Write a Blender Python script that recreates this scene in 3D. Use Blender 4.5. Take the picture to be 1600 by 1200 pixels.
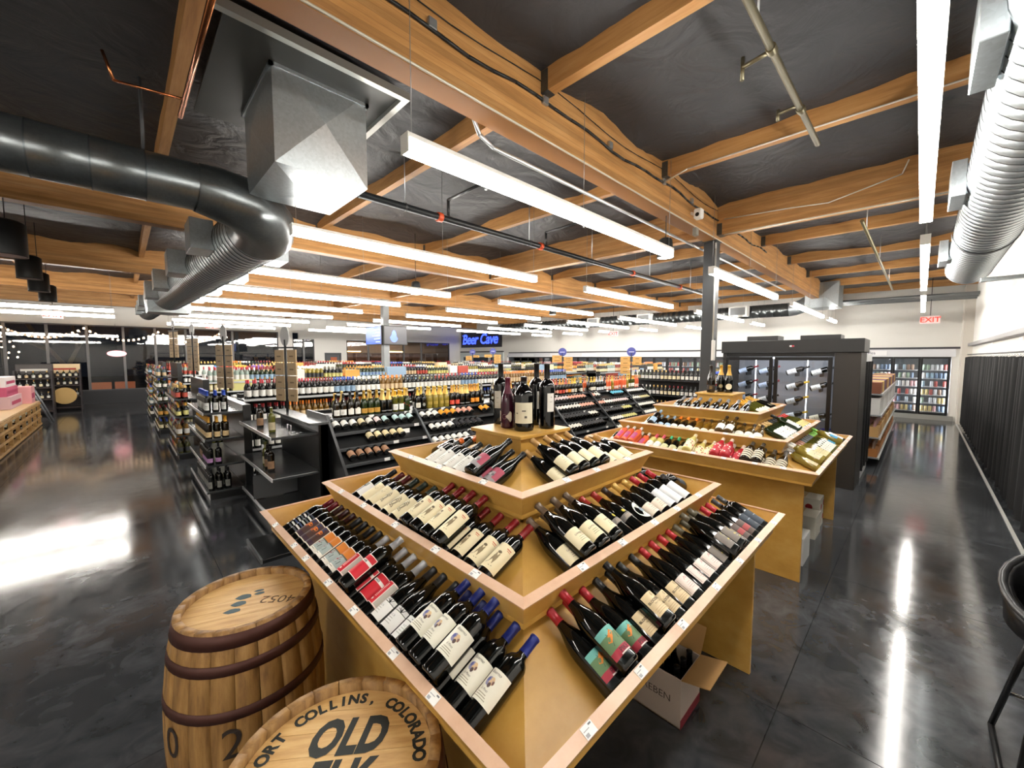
import bpy, bmesh, math, random
from mathutils import Vector, Matrix
random.seed(11)
S = bpy.context.scene
COL = S.collection
for o in list(bpy.data.objects):
    bpy.data.objects.remove(o)

# ---------------------------------------------------------------- camera, world, exposure
CAMH = 1.95
FPX = 623.0
_p = math.atan(42 / FPX)
_a = math.radians(45.70)
_F = Vector((math.cos(_a) * math.cos(_p), math.sin(_a) * math.cos(_p), -math.sin(_p)))
_R = Vector((math.sin(_a), -math.cos(_a), 0))
_U = _R.cross(_F)
cd = bpy.data.cameras.new('camera')
cd.sensor_width = 36.0
cd.sensor_fit = 'HORIZONTAL'
cd.lens = FPX / 1600 * 36
cd.clip_start = 0.02
cam = bpy.data.objects.new('camera', cd)
COL.objects.link(cam)
_m = Matrix((_R, _U, -_F)).transposed().to_4x4()
_m.translation = (0, 0, CAMH)
cam.matrix_world = _m
S.camera = cam
w = bpy.data.worlds.new('night')
w.use_nodes = True
w.node_tree.nodes['Background'].inputs[0].default_value = (0.10, 0.12, 0.17, 1)
w.node_tree.nodes['Background'].inputs[1].default_value = 0.05
S.world = w
S.view_settings.view_transform = 'Standard'
S.view_settings.look = 'None'
S.view_settings.gamma = 1.0
S.view_settings.use_curve_mapping = False
S.view_settings.exposure = 0.0
LIGHT_STRENGTH = 50.0


def onz(x, y, z):
    d = _F + _R * ((x - 800) / FPX) - _U * ((y - 600) / FPX)
    t = (z - CAMH) / d.z
    return Vector((d.x * t, d.y * t, z))


# ---------------------------------------------------------------- materials
def lin(h):
    h = h.lstrip('#')
    v = [int(h[i:i + 2], 16) / 255 for i in (0, 2, 4)]
    return tuple(c / 12.92 if c <= 0.04045 else ((c + 0.055) / 1.055) ** 2.4 for c in v)


_mats = {}


def C(hexcol, rough=0.5, metal=0.0, emit=0.0, coat=0.0, trans=0.0, spec=0.5):
    key = (hexcol, rough, metal, emit, coat, trans, spec)
    if key in _mats:
        return _mats[key]
    m = bpy.data.materials.new('surface_' + hexcol.lstrip('#'))
    m.use_nodes = True
    b = m.node_tree.nodes['Principled BSDF']
    col = lin(hexcol) + (1,)
    b.inputs['Base Color'].default_value = col
    b.inputs['Roughness'].default_value = rough
    b.inputs['Metallic'].default_value = metal
    b.inputs['Specular IOR Level'].default_value = spec
    if coat:
        b.inputs['Coat Weight'].default_value = coat
        b.inputs['Coat Roughness'].default_value = 0.03
    if trans:
        b.inputs['Transmission Weight'].default_value = trans
    if emit:
        b.inputs['Emission Color'].default_value = col
        b.inputs['Emission Strength'].default_value = emit
    _mats[key] = m
    return m


def nodemat(name):
    m = bpy.data.materials.new(name)
    m.use_nodes = True
    nt = m.node_tree
    return m, nt, nt.nodes['Principled BSDF']


def N(nt, t, **kw):
    n = nt.nodes.new(t)
    for k, v in kw.items():
        if k.startswith('i_'):
            n.inputs[k[2:].replace('_', ' ')].default_value = v
        else:
            setattr(n, k, v)
    return n


def ramp(nt, stops):
    r = nt.nodes.new('ShaderNodeValToRGB')
    e = r.color_ramp.elements
    while len(e) < len(stops):
        e.new(0.5)
    for i, (p, c) in enumerate(stops):
        e[i].position = p
        e[i].color = (lin(c) if isinstance(c, str) else (c, c, c)) + (1,)
    return r


def woodmat(name, c0, c1, c2, stretch, scale=6.0, rough=0.45, lam=None, bump=0.05, coord='Object'):
    """wood with grain stretched along an axis; lam = (axis index, thickness) adds glue lines"""
    m, nt, b = nodemat(name)
    tc = N(nt, 'ShaderNodeTexCoord')
    oi = N(nt, 'ShaderNodeObjectInfo')
    add = N(nt, 'ShaderNodeVectorMath', operation='ADD')
    mul = N(nt, 'ShaderNodeVectorMath', operation='SCALE')
    nt.links.new(oi.outputs['Random'], mul.inputs['Scale'])
    mul.inputs[0].default_value = (7, 13, 5)
    nt.links.new(tc.outputs[coord], add.inputs[0])
    nt.links.new(mul.outputs[0], add.inputs[1])
    mp = N(nt, 'ShaderNodeMapping')
    mp.inputs['Scale'].default_value = stretch
    nt.links.new(add.outputs[0], mp.inputs[0])
    n1 = N(nt, 'ShaderNodeTexNoise')
    n1.inputs['Scale'].default_value = scale
    n1.inputs['Detail'].default_value = 6
    n1.inputs['Roughness'].default_value = 0.65
    nt.links.new(mp.outputs[0], n1.inputs['Vector'])
    r = ramp(nt, [(0.25, c0), (0.5, c1), (0.75, c2)])
    nt.links.new(n1.outputs['Fac'], r.inputs[0])
    out = r.outputs[0]
    if lam:
        ax, th = lam
        sep = N(nt, 'ShaderNodeSeparateXYZ')
        nt.links.new(tc.outputs[coord], sep.inputs[0])
        dv = N(nt, 'ShaderNodeMath', operation='DIVIDE')
        nt.links.new(sep.outputs[ax], dv.inputs[0])
        dv.inputs[1].default_value = th
        fl = N(nt, 'ShaderNodeMath', operation='FLOOR')
        nt.links.new(dv.outputs[0], fl.inputs[0])
        wn = N(nt, 'ShaderNodeTexWhiteNoise', noise_dimensions='1D')
        nt.links.new(fl.outputs[0], wn.inputs['W'])
        fr = N(nt, 'ShaderNodeMath', operation='FRACT')
        nt.links.new(dv.outputs[0], fr.inputs[0])
        lt = N(nt, 'ShaderNodeMath', operation='LESS_THAN')
        nt.links.new(fr.outputs[0], lt.inputs[0])
        lt.inputs[1].default_value = 0.05
        hsv = N(nt, 'ShaderNodeHueSaturation')
        mr = N(nt, 'ShaderNodeMapRange')
        mr.inputs['To Min'].default_value = 0.82
        mr.inputs['To Max'].default_value = 1.12
        nt.links.new(wn.outputs['Value'], mr.inputs[0])
        nt.links.new(mr.outputs[0], hsv.inputs['Value'])
        nt.links.new(out, hsv.inputs['Color'])
        mx = N(nt, 'ShaderNodeMix', data_type='RGBA')
        nt.links.new(lt.outputs[0], mx.inputs[0])
        nt.links.new(hsv.outputs[0], mx.inputs[6])
        mx.inputs[7].default_value = lin(c0) + (1,)
        out = mx.outputs[2]
    nt.links.new(out, b.inputs['Base Color'])
    b.inputs['Roughness'].default_value = rough
    bp = N(nt, 'ShaderNodeBump')
    bp.inputs['Strength'].default_value = bump
    nt.links.new(n1.outputs['Fac'], bp.inputs['Height'])
    nt.links.new(bp.outputs[0], b.inputs['Normal'])
    return m


BIRCH = woodmat('birch_plywood', '#ac8036', '#bd9144', '#caa35a', (1, 1, 1.6), 3.2, 0.38)
BIRCH_EDGE = woodmat('plywood_edge', '#c9a184', '#d8b397', '#e0c1a8', (1, 1, 1), 5.0, 0.35)
GLU_U = woodmat('glulam_lengthwise', '#8f6236', '#b07f48', '#c69862', (0.5, 6, 6), 3.0, 0.5, (2, 0.042))
GLU_V = woodmat('glulam_crosswise', '#8f6236', '#b07f48', '#c69862', (6, 0.5, 6), 3.0, 0.5, (2, 0.042))
PURLIN = woodmat('fir_purlin', '#8f6236', '#b07f48', '#c29560', (7, 0.5, 7), 3.0, 0.55)
BARRELWOOD = woodmat('oak_stave', '#644320', '#936c3a', '#b08850', (7, 7, 0.9), 5.0, 0.6, bump=0.2)
HEADWOOD = woodmat('oak_barrel_head', '#a67d46', '#c9a064', '#dab980', (1.2, 9, 1), 4.0, 0.5, bump=0.1)
CRATEWOOD = woodmat('pine_crate', '#8a6232', '#b28a52', '#c9a671', (1, 1, 5), 4.0, 0.6)
BROWNWOOD = woodmat('brown_cabinet', '#4d2f1d', '#6d452c', '#85583b', (1, 1, 5), 3.0, 0.5)

FLOORM, nt, b = nodemat('polished_concrete')
tc = N(nt, 'ShaderNodeTexCoord')
geo = N(nt, 'ShaderNodeNewGeometry')
n1 = N(nt, 'ShaderNodeTexNoise')
n1.inputs['Scale'].default_value = 0.9
n1.inputs['Detail'].default_value = 8
n1.inputs['Roughness'].default_value = 0.62
n2 = N(nt, 'ShaderNodeTexNoise')
n2.inputs['Scale'].default_value = 5.0
n2.inputs['Detail'].default_value = 7
n2.inputs['Distortion'].default_value = 1.6
nt.links.new(geo.outputs['Position'], n1.inputs['Vector'])
nt.links.new(geo.outputs['Position'], n2.inputs['Vector'])
r1 = ramp(nt, [(0.3, '#2b2d2f'), (0.52, '#3f4144'), (0.72, '#606367')])
nt.links.new(n1.outputs['Fac'], r1.inputs[0])
r2 = ramp(nt, [(0.32, 0.66), (0.7, 1.15)])
nt.links.new(n2.outputs['Fac'], r2.inputs[0])
mx = N(nt, 'ShaderNodeMix', data_type='RGBA', blend_type='MULTIPLY')
mx.inputs[0].default_value = 1
nt.links.new(r1.outputs[0], mx.inputs[6])
nt.links.new(r2.outputs[0], mx.inputs[7])
nt.links.new(mx.outputs[2], b.inputs['Base Color'])
rr = N(nt, 'ShaderNodeMapRange')
rr.inputs['To Min'].default_value = 0.05
rr.inputs['To Max'].default_value = 0.19
nt.links.new(n2.outputs['Fac'], rr.inputs[0])
nt.links.new(rr.outputs[0], b.inputs['Roughness'])
b.inputs['Specular IOR Level'].default_value = 0.75
bp = N(nt, 'ShaderNodeBump')
bp.inputs['Strength'].default_value = 0.07
n3 = N(nt, 'ShaderNodeTexNoise')
n3.inputs['Scale'].default_value = 16
nt.links.new(geo.outputs['Position'], n3.inputs['Vector'])
nt.links.new(n3.outputs['Fac'], bp.inputs['Height'])
nt.links.new(bp.outputs[0], b.inputs['Normal'])

FABRIC, nt, b = nodemat('black_insulation_fabric')
b.inputs['Base Color'].default_value = lin('#36373a') + (1,)
b.inputs['Roughness'].default_value = 0.55
geo = N(nt, 'ShaderNodeNewGeometry')
n1 = N(nt, 'ShaderNodeTexNoise')
n1.inputs['Scale'].default_value = 2.2
n1.inputs['Detail'].default_value = 4
n1.inputs['Distortion'].default_value = 1.5
nt.links.new(geo.outputs['Position'], n1.inputs['Vector'])
bp = N(nt, 'ShaderNodeBump')
bp.inputs['Strength'].default_value = 0.5
bp.inputs['Distance'].default_value = 0.08
nt.links.new(n1.outputs['Fac'], bp.inputs['Height'])
nt.links.new(bp.outputs[0], b.inputs['Normal'])


def galvmat(name, col, rough):
    m, nt, b = nodemat(name)
    geo = N(nt, 'ShaderNodeNewGeometry')
    v = N(nt, 'ShaderNodeTexVoronoi')
    v.inputs['Scale'].default_value = 55
    nt.links.new(geo.outputs['Position'], v.inputs['Vector'])
    hs = N(nt, 'ShaderNodeHueSaturation')
    hs.inputs['Color'].default_value = lin(col) + (1,)
    mr = N(nt, 'ShaderNodeMapRange')
    mr.inputs['To Min'].default_value = 0.93
    mr.inputs['To Max'].default_value = 1.07
    sep = N(nt, 'ShaderNodeSeparateColor')
    nt.links.new(v.outputs['Color'], sep.inputs[0])
    nt.links.new(sep.outputs[0], mr.inputs[0])
    nt.links.new(mr.outputs[0], hs.inputs['Value'])
    nt.links.new(hs.outputs[0], b.inputs['Base Color'])
    b.inputs['Metallic'].default_value = 0.8
    b.inputs['Roughness'].default_value = rough
    return m


GALV = galvmat('galvanised_steel', '#b6bec2', 0.36)
GALV_DULL = galvmat('dull_galvanised_steel', '#5e6263', 0.30)

PLASTER, nt, b = nodemat('white_painted_wall')
b.inputs['Base Color'].default_value = lin('#e6e4de') + (1,)
b.inputs['Roughness'].default_value = 0.7
geo = N(nt, 'ShaderNodeNewGeometry')
n1 = N(nt, 'ShaderNodeTexNoise')
n1.inputs['Scale'].default_value = 40
nt.links.new(geo.outputs['Position'], n1.inputs['Vector'])
bp = N(nt, 'ShaderNodeBump')
bp.inputs['Strength'].default_value = 0.05
nt.links.new(n1.outputs['Fac'], bp.inputs['Height'])
nt.links.new(bp.outputs[0], b.inputs['Normal'])

GLASS = bpy.data.materials.new('window_glass')
GLASS.use_nodes = True
nt = GLASS.node_tree
nt.nodes.remove(nt.nodes['Principled BSDF'])
fr = N(nt, 'ShaderNodeFresnel')
fr.inputs[0].default_value = 1.5
tr = N(nt, 'ShaderNodeBsdfTransparent')
gl = N(nt, 'ShaderNodeBsdfGlossy')
gl.inputs['Roughness'].default_value = 0.02
mxs = N(nt, 'ShaderNodeMixShader')
nt.links.new(fr.outputs[0], mxs.inputs[0])
nt.links.new(tr.outputs[0], mxs.inputs[1])
nt.links.new(gl.outputs[0], mxs.inputs[2])
nt.links.new(mxs.outputs[0], nt.nodes['Material Output'].inputs[0])

BLACKM = C('#141414', 0.45)
BLACKGLOSS = C('#0c0c0d', 0.3)
STEEL = C('#b8bbbd', 0.35, 0.9)
CHROME = C('#d5d6d8', 0.15, 1.0)
WHITE = C('#f0efec', 0.5)
PAPER = C('#f4f3ef', 0.6)
INK = C('#1a1a1c', 0.6)
DARKGREY = C('#37383a', 0.5)
LED = C('#fffaf2', 0.5, emit=LIGHT_STRENGTH)
COPPER = C('#b8734a', 0.25, 1.0)
CARD = C('#a9814f', 0.8)


# ---------------------------------------------------------------- mesh building
class MB:
    def __init__(s):
        s.v, s.f, s.m, s.sm = [], [], [], []

    def add(s, verts, faces, mi=0, smooth=False):
        o = len(s.v)
        s.v += [tuple(p) for p in verts]
        for f in faces:
            s.f.append(tuple(i + o for i in f))
            s.m.append(mi)
            s.sm.append(smooth)
        return s

    def box(s, x0, x1, y0, y1, z0, z1, mi=0, M=None):
        vs = [Vector((x, y, z)) for x in (x0, x1) for y in (y0, y1) for z in (z0, z1)]
        if M is not None:
            vs = [M @ p for p in vs]
        return s.add(vs, [(0, 1, 3, 2), (4, 6, 7, 5), (0, 4, 5, 1), (2, 3, 7, 6), (0, 2, 6, 4), (1, 5, 7, 3)], mi)

    def bbox(s, x0, x1, y0, y1, z0, z1, bev=0.004, mi=0, M=None):
        """box with chamfered edges"""
        bm = bmesh.new()
        bmesh.ops.create_cube(bm, size=1)
        for p in bm.verts:
            p.co = Vector((x0 + (p.co.x + .5) * (x1 - x0), y0 + (p.co.y + .5) * (y1 - y0), z0 + (p.co.z + .5) * (z1 - z0)))
        bmesh.ops.bevel(bm, geom=bm.edges[:], offset=bev, segments=1, affect='EDGES')
        vs = [p.co.copy() for p in bm.verts]
        if M is not None:
            vs = [M @ p for p in vs]
        bm.verts.index_update()
        s.add(vs, [tuple(p.index for p in f.verts) for f in bm.faces], mi)
        bm.free()
        return s

    def lathe(s, prof, seg=20, mi=0, M=None, smooth=True, cap0=False, cap1=False, mis=None):
        n = len(prof)
        vs, fs = [], []
        for r, z in prof:
            for k in range(seg):
                a = 2 * math.pi * k / seg
                vs.append(Vector((r * math.cos(a), r * math.sin(a), z)))
        if M is not None:
            vs = [M @ p for p in vs]
        o = len(s.v)
        s.v += [tuple(p) for p in vs]
        for i in range(n - 1):
            for k in range(seg):
                k2 = (k + 1) % seg
                s.f.append((o + i * seg + k, o + i * seg + k2, o + (i + 1) * seg + k2, o + (i + 1) * seg + k))
                s.m.append(mis[i] if mis else mi)
                s.sm.append(smooth)
        if cap0:
            s.f.append(tuple(o + k for k in reversed(range(seg))))
            s.m.append(mis[0] if mis else mi)
            s.sm.append(False)
        if cap1:
            s.f.append(tuple(o + (n - 1) * seg + k for k in range(seg)))
            s.m.append(mis[-1] if mis else mi)
            s.sm.append(False)
        return s

    def cyl(s, p0, p1, r, seg=12, mi=0, r1=None, caps=True):
        p0, p1 = Vector(p0), Vector(p1)
        d = p1 - p0
        M = Matrix.Translation(p0) @ d.to_track_quat('Z', 'Y').to_matrix().to_4x4()
        return s.lathe([(r, 0), (r if r1 is None else r1, d.length)], seg, mi, M, True, caps, caps)

    def tube(s, pts, r, seg=8, mi=0):
        for i in range(len(pts) - 1):
            s.cyl(pts[i], pts[i + 1], r, seg, mi)
        return s

    def prism(s, poly, d, mi=0):
        """polygon (list of 3D points) pushed along d"""
        n = len(poly)
        a = [Vector(p) for p in poly]
        bb = [p + Vector(d) for p in a]
        fs = [tuple(range(n)), tuple(reversed(range(n, 2 * n)))]
        fs += [(i, n + i, n + (i + 1) % n, (i + 1) % n) for i in range(n)]
        return s.add(a + bb, fs, mi)

    def mesh(s, name, mats):
        me = bpy.data.meshes.new(name)
        me.from_pydata(s.v, [], s.f)
        for m in (mats if isinstance(mats, (list, tuple)) else [mats]):
            me.materials.append(m)
        me.polygons.foreach_set('material_index', s.m)
        me.polygons.foreach_set('use_smooth', s.sm)
        me.update()
        bm = bmesh.new()
        bm.from_mesh(me)
        bmesh.ops.recalc_face_normals(bm, faces=bm.faces[:])
        bm.to_mesh(me)
        bm.free()
        return me

    def build(s, name, mats, parent=None, loc=None, rot=None):
        return put(name, s.mesh(name, mats), parent, loc, rot)


def put(name, me, parent=None, loc=None, rot=None, M=None):
    o = bpy.data.objects.new(name, me)
    COL.objects.link(o)
    if parent is not None:
        o.parent = parent
    if loc is not None:
        o.location = loc
    if rot is not None:
        o.rotation_euler = rot
    if M is not None:
        o.matrix_local = M
    return o


def tag(o, label, cat, group=None):
    o['label'] = label
    o['category'] = cat
    if group:
        o['group'] = group
    return o


def thing(name, label, cat, loc=(0, 0, 0), group=None, rotz=0.0, M=None):
    o = bpy.data.objects.new(name, None)
    o.empty_display_size = 0.1
    COL.objects.link(o)
    if M is not None:
        o.matrix_world = M
    else:
        o.location = loc
        o.rotation_euler = (0, 0, rotz)
    return tag(o, label, cat, group)


def struct(o):
    o['kind'] = 'structure'
    return o


def textmesh(body, size, spacing=1.0, extrude=0.0, bold=0.0):
    cu = bpy.data.curves.new('lettering', 'FONT')
    cu.body = body
    cu.size = size
    cu.align_x = 'CENTER'
    cu.space_character = spacing
    cu.extrude = extrude
    cu.offset = bold
    cu.resolution_u = 3
    o = bpy.data.objects.new('lettering', cu)
    COL.objects.link(o)
    bpy.context.view_layer.update()
    me = bpy.data.meshes.new_from_object(o.evaluated_get(bpy.context.evaluated_depsgraph_get()))
    bpy.data.objects.remove(o)
    vs = [v.co.copy() for v in me.vertices]
    fs = [tuple(p.vertices) for p in me.polygons]
    bpy.data.meshes.remove(me)
    return vs, fs


_ONES = ['', 'first', 'second', 'third', 'fourth', 'fifth', 'sixth', 'seventh', 'eighth', 'ninth', 'tenth', 'eleventh', 'twelfth', 'thirteenth', 'fourteenth',
         'fifteenth', 'sixteenth', 'seventeenth', 'eighteenth', 'nineteenth']
_TENS = {2: ('twentieth', 'twenty'), 3: ('thirtieth', 'thirty'), 4: ('fortieth', 'forty'), 5: ('fiftieth', 'fifty'), 6: ('sixtieth', 'sixty'),
         7: ('seventieth', 'seventy'), 8: ('eightieth', 'eighty'), 9: ('ninetieth', 'ninety')}
ORD = [_ONES[k] if k < 20 else (_TENS[k // 10][0] if k % 10 == 0 else _TENS[k // 10][1] + '-' + _ONES[k % 10]) for k in range(1, 100)]

# ================================================================ the building
UJ = [-7, -5.3, -3.35, -1.4, 0.55, 2.5, 4.45, 6.4, 8.35, 10.3, 12.25, 14.2, 16.15, 18.0]
VJ = [-1.0, 0.47, 2.55, 6.5, 10.4, 14.2, 18.2, 24.0]
floor = struct(MB().box(-7.2, 19, -1.2, 24.2, -0.10, -0.012).build('floor', C('#0d0d0e', 0.8)))
for i in range(len(UJ) - 1):
    for j in range(len(VJ) - 1):
        g = 0.0016
        MB().bbox(UJ[i] + g, UJ[i + 1] - g, VJ[j] + g, VJ[j + 1] - g, -0.012, 0.0, 0.0008).build('floor_slab', FLOORM, floor)


def zr(v):
    return 4.20 + 0.013 * (v - 2.3)


wall_right = struct(MB().box(-7.2, 18.1, -1.15, -1.0, 0, 4.9).build('wall_right', PLASTER))
MB().box(-7, 18, -1.0, -0.965, 0.0, 0.10).build('baseboard_strip', C('#cfcfca', 0.4), wall_right)
MB().box(-2, 17.2, -0.815, -0.785, 0.0005, 0.012).build('pale_floor_strip', C('#c9c9c4', 0.35), wall_right)  # thin pale strip along the floor beside the curtain
MB().bbox(2, 17.2, -1.0, -0.90, 2.26, 2.34, 0.006).build('ledge', C('#8d8c8c', 0.5), wall_right)
MB().box(17.25, 18.0, -1.0, -0.80, 0.0, 4.0).build('pilaster', C('#cfc9bf', 0.7), wall_right)
for k, u in enumerate((9.2, 12.6)):
    MB().box(u, u + 0.3, -1.0, -0.994, 2.05, 2.25).build('paper_notice', PAPER, wall_right)

wall_back = struct(MB().box(-7.2, -7.0, -1.2, 24.2, 0, 4.9).build('wall_back', PLASTER))

# far wall with the drinks coolers let into it (u = 18)
wall_far = struct(MB().box(18.0, 18.15, -1.2, 24.2, 2.20, 4.9).box(18.0, 18.15, -1.2, -0.64, 0, 2.2)
                  .box(18.0, 18.15, 18.9, 24.2, 0, 2.2).build('wall_far', PLASTER))
MB().box(17.95, 18.0, -0.85, 18.7, 2.20, 2.26).build('ledge', C('#3a3a40', 0.5), wall_far)
MB().box(17.97, 18.0, -0.72, 18.8, 1.96, 2.20).build('cooler_header', C('#dfe0e4', 0.4), wall_far)
MB().box(17.96, 18.0, -0.75, 18.8, 0.0, 0.15).build('cooler_plinth', C('#9a9a94', 0.5), wall_far)
for i, v in enumerate([0.8 + 2.25 * k for k in range(8)]):
    MB().box(17.955, 17.97, v, v + 0.9, 2.0, 2.16).build('category_strip', C('#f2f2f4', 0.4), wall_far)
    if i == 0:
        vs, fs = textmesh('Singles', 0.13)
        MB().add([(17.953, v + 0.45 - p.x, 2.045 + p.y) for p in vs], fs).build('lettering', C('#4a3f66', 0.5), wall_far)

# street wall (v = 24): glazed front left, white wall, door, glazed bay right
wl = MB()
wl.box(-7.2, 7.0, 24.0, 24.15, 3.28, 4.9)
wl.box(7.0, 18.15, 24.0, 24.15, 2.95, 4.9)
wl.box(-7.2, 6.0, 24.0, 24.15, 0, 0.55)
wl.box(6.0, 6.7, 24.0, 24.15, 0, 3.28)
wl.box(7.8, 8.35, 24.0, 24.15, 0, 2.95)
wl.box(9.3, 9.62, 24.0, 24.15, 0, 2.95)
wl.box(8.35, 9.3, 24.0, 24.15, 2.2, 2.95)
wl.box(6.7, 7.8, 24.0, 24.15, 0, 0.8)
wl.box(9.62, 17.05, 24.0, 24.15, 0, 0.8)
wl.box(17.05, 18.15, 24.0, 24.15, 0, 2.95)
wall_left = struct(wl.build('wall_left', PLASTER))
MB().box(-7, 6, 23.96, 24.0, 0, 0.55).build('dark_wainscot', C('#2b2c2f', 0.5), wall_left)


def window(n, u0, u1, z0, z1, muls, lab=None):
    f = MB()
    t = 0.045
    f.box(u0, u1, 23.98, 24.1, z0, z0 + t).box(u0, u1, 23.98, 24.1, z1 - t, z1)
    f.box(u0, u0 + t, 23.98, 24.1, z0, z1).box(u1 - t, u1, 23.98, 24.1, z0, z1)
    fo = struct(f.build('window_%d' % n, C('#4b4a4c', 0.45)))
    edges = [u0] + muls + [u1]
    for m in muls:
        MB().box(m - 0.04, m + 0.04, 23.97, 24.1, z0 + t, z1 - t).build('mullion', C('#6c6a6a', 0.45), fo)
    for a, bb in zip(edges[:-1], edges[1:]):
        MB().box(a + 0.03, bb - 0.03, 24.04, 24.05, z0 + 0.03, z1 - 0.03).build('pane', GLASS, fo)
    return fo


window(1, -7.0, 6.0, 0.55, 3.28, [-5.3, -4.2, -3.13, -2.08, -1.0, 0.08, 1.1, 2.17, 3.98])
window(2, 6.7, 7.8, 0.8, 2.95, [7.25])
window(3, 9.62, 17.05, 0.8, 2.95, [10.97, 12.1, 13.4, 14.73])
door = struct(MB().box(8.35, 8.45, 24.0, 24.12, 0, 2.2).box(9.2, 9.3, 24.0, 24.12, 0, 2.2).box(8.45, 9.2, 24.0, 24.12, 2.08, 2.2)
              .build('door_1', C('#3d3e42', 0.5)))
MB().box(8.45, 9.2, 24.05, 24.09, 0, 2.08).build('door_leaf', C('#4a4b50', 0.5), door)
MB().box(8.7, 9.05, 24.03, 24.05, 1.3, 1.95).build('notice', C('#b5603f', 0.6), door)
MB().cyl((9.12, 24.0, 1.0), (9.12, 24.05, 1.0), 0.025).build('handle', STEEL, door)

# beyond the glass: dark pavement, a tree and the neighbour's back room
struct(MB().box(-20, 25, 24.3, 60, -0.15, -0.05).build('ground_outside', C('#15161a', 0.9)))
tree = thing('street_tree', 'bare branching tree in the dark beyond the street window', 'tree', (-2.0, 28.5, -0.05))
tm = MB()
tm.cyl((0, 0, 0), (0.1, 0, 1.6), 0.16, 10, 0, 0.12)
for a, bq in (((0.1, 0, 1.5), (-0.9, 0.2, 3.2)), ((0.1, 0, 1.5), (0.9, 0, 3.4)), ((-0.4, 0.1, 2.3), (-2.0, 0.2, 3.3)), ((0.5, 0, 2.4), (0.3, 0.3, 4.2)),
              ((-0.9, 0.2, 3.2), (-1.4, 0, 4.5)), ((0.9, 0, 3.4), (1.8, 0.2, 4.4)), ((0.9, 0, 3.4), (0.8, -0.3, 4.8))):
    tm.cyl(a, bq, 0.09, 8, 0, 0.05)
tm.build('trunk', C('#4a4038', 0.9), tree)
neigh = struct(MB().box(9.0, 18.2, 27.4, 27.5, 0, 3.4).box(9.0, 9.1, 24.2, 27.5, 0, 3.4).box(18.1, 18.2, 24.2, 27.5, 0, 3.4)
               .box(9.0, 18.2, 24.2, 27.5, 3.3, 3.4).box(9.0, 18.2, 24.2, 27.5, -0.05, 0.0).build('wall_backroom', C('#9b7d62', 0.8)))
br = thing('wooden_shelving', 'brown wooden shelving seen through the glazed bay', 'shelving', (9.2, 26.8, 0))
MB().box(0, 8.8, 0.5, 0.55, 0, 2.2).build('back_panel', BROWNWOOD, br)
for k in range(9):
    MB().box(1.08 * k, 1.08 * k + 0.06, 0.0, 0.5, 0, 2.2).build('upright', BROWNWOOD, br)
for z in (0.4, 0.9, 1.4, 1.85, 2.2):
    MB().box(0, 8.8, 0.0, 0.5, z, z + 0.04).build('shelf', BROWNWOOD, br)
for k, u in enumerate((10.2, 13.4)):
    t = thing('strip_lamp', 'short yellow strip lamp in the back room, %s one' % ('left' if k == 0 else 'right'), 'lamp', (u, 26.4, 2.3))
    MB().box(0, 1.3, -0.05, 0.05, 0, 0.06).build('tube', C('#ffd98a', 0.5, emit=10), t)

# ---------------------------------------------------------------- roof: fabric, glulam beams, purlins
BEAMV = [2.29, 7.4, 12.3, 17.2, 22.1]
PU = [-5.9, -3.8, -1.7, 0.41, 2.51, 4.61, 6.45, 8.7, 10.8, 12.9, 15.0, 17.1]
ceiling = struct(MB().box(-7.2, 18.2, -1.2, 24.2, 4.85, 4.95).build('ceiling', C('#1b1b1c', 0.9)))
vb = [-1.0] + BEAMV + [24.0]
ub = [-7.0] + PU + [18.0]
for j in range(len(vb) - 1):
    for i in range(len(ub) - 1):
        u0, u1, v0, v1 = ub[i], ub[i + 1], vb[j], vb[j + 1]
        nu, nv = 10, 14
        ph = random.uniform(0, 6)
        amp = random.uniform(0.05, 0.11)
        vs, fs = [], []
        for a in range(nu + 1):
            for c in range(nv + 1):
                s_, t_ = a / nu, c / nv
                u = u0 + (u1 - u0) * s_
                v = v0 + (v1 - v0) * t_
                e = (4 * s_ * (1 - s_)) ** 0.6
                z = zr(v) + 0.03 - amp * 0.6 * (1 - e) * (0.6 + 0.4 * math.sin(v * 2.3 + ph)) - 0.05 * math.sin(math.pi * t_) * e
                z += 0.025 * math.sin(u * 3.1 + ph) * math.sin(v * 2.2 + ph * 1.7) + 0.012 * math.sin(v * 9 + u * 4 + ph)
                z -= 0.08 * max(0, 1 - min(t_, 1 - t_) * 9) * (0.5 + 0.5 * math.sin(u * 5 + ph))
                vs.append((u, v, z))
        for a in range(nu):
            for c in range(nv):
                k = a * (nv + 1) + c
                fs.append((k, k + 1, k + nv + 2, k + nv + 1))
        MB().add(vs, fs, 0, True).build('fabric_panel', FABRIC, ceiling)
for bv in BEAMV:
    z0 = zr(bv) - 0.52
    bm_ = MB().bbox(-7, 18, -0.09, 0.09, 0, 0.62, 0.004)
    bm_.build('glulam_beam', GLU_U, ceiling, (0, bv, z0))
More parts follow.
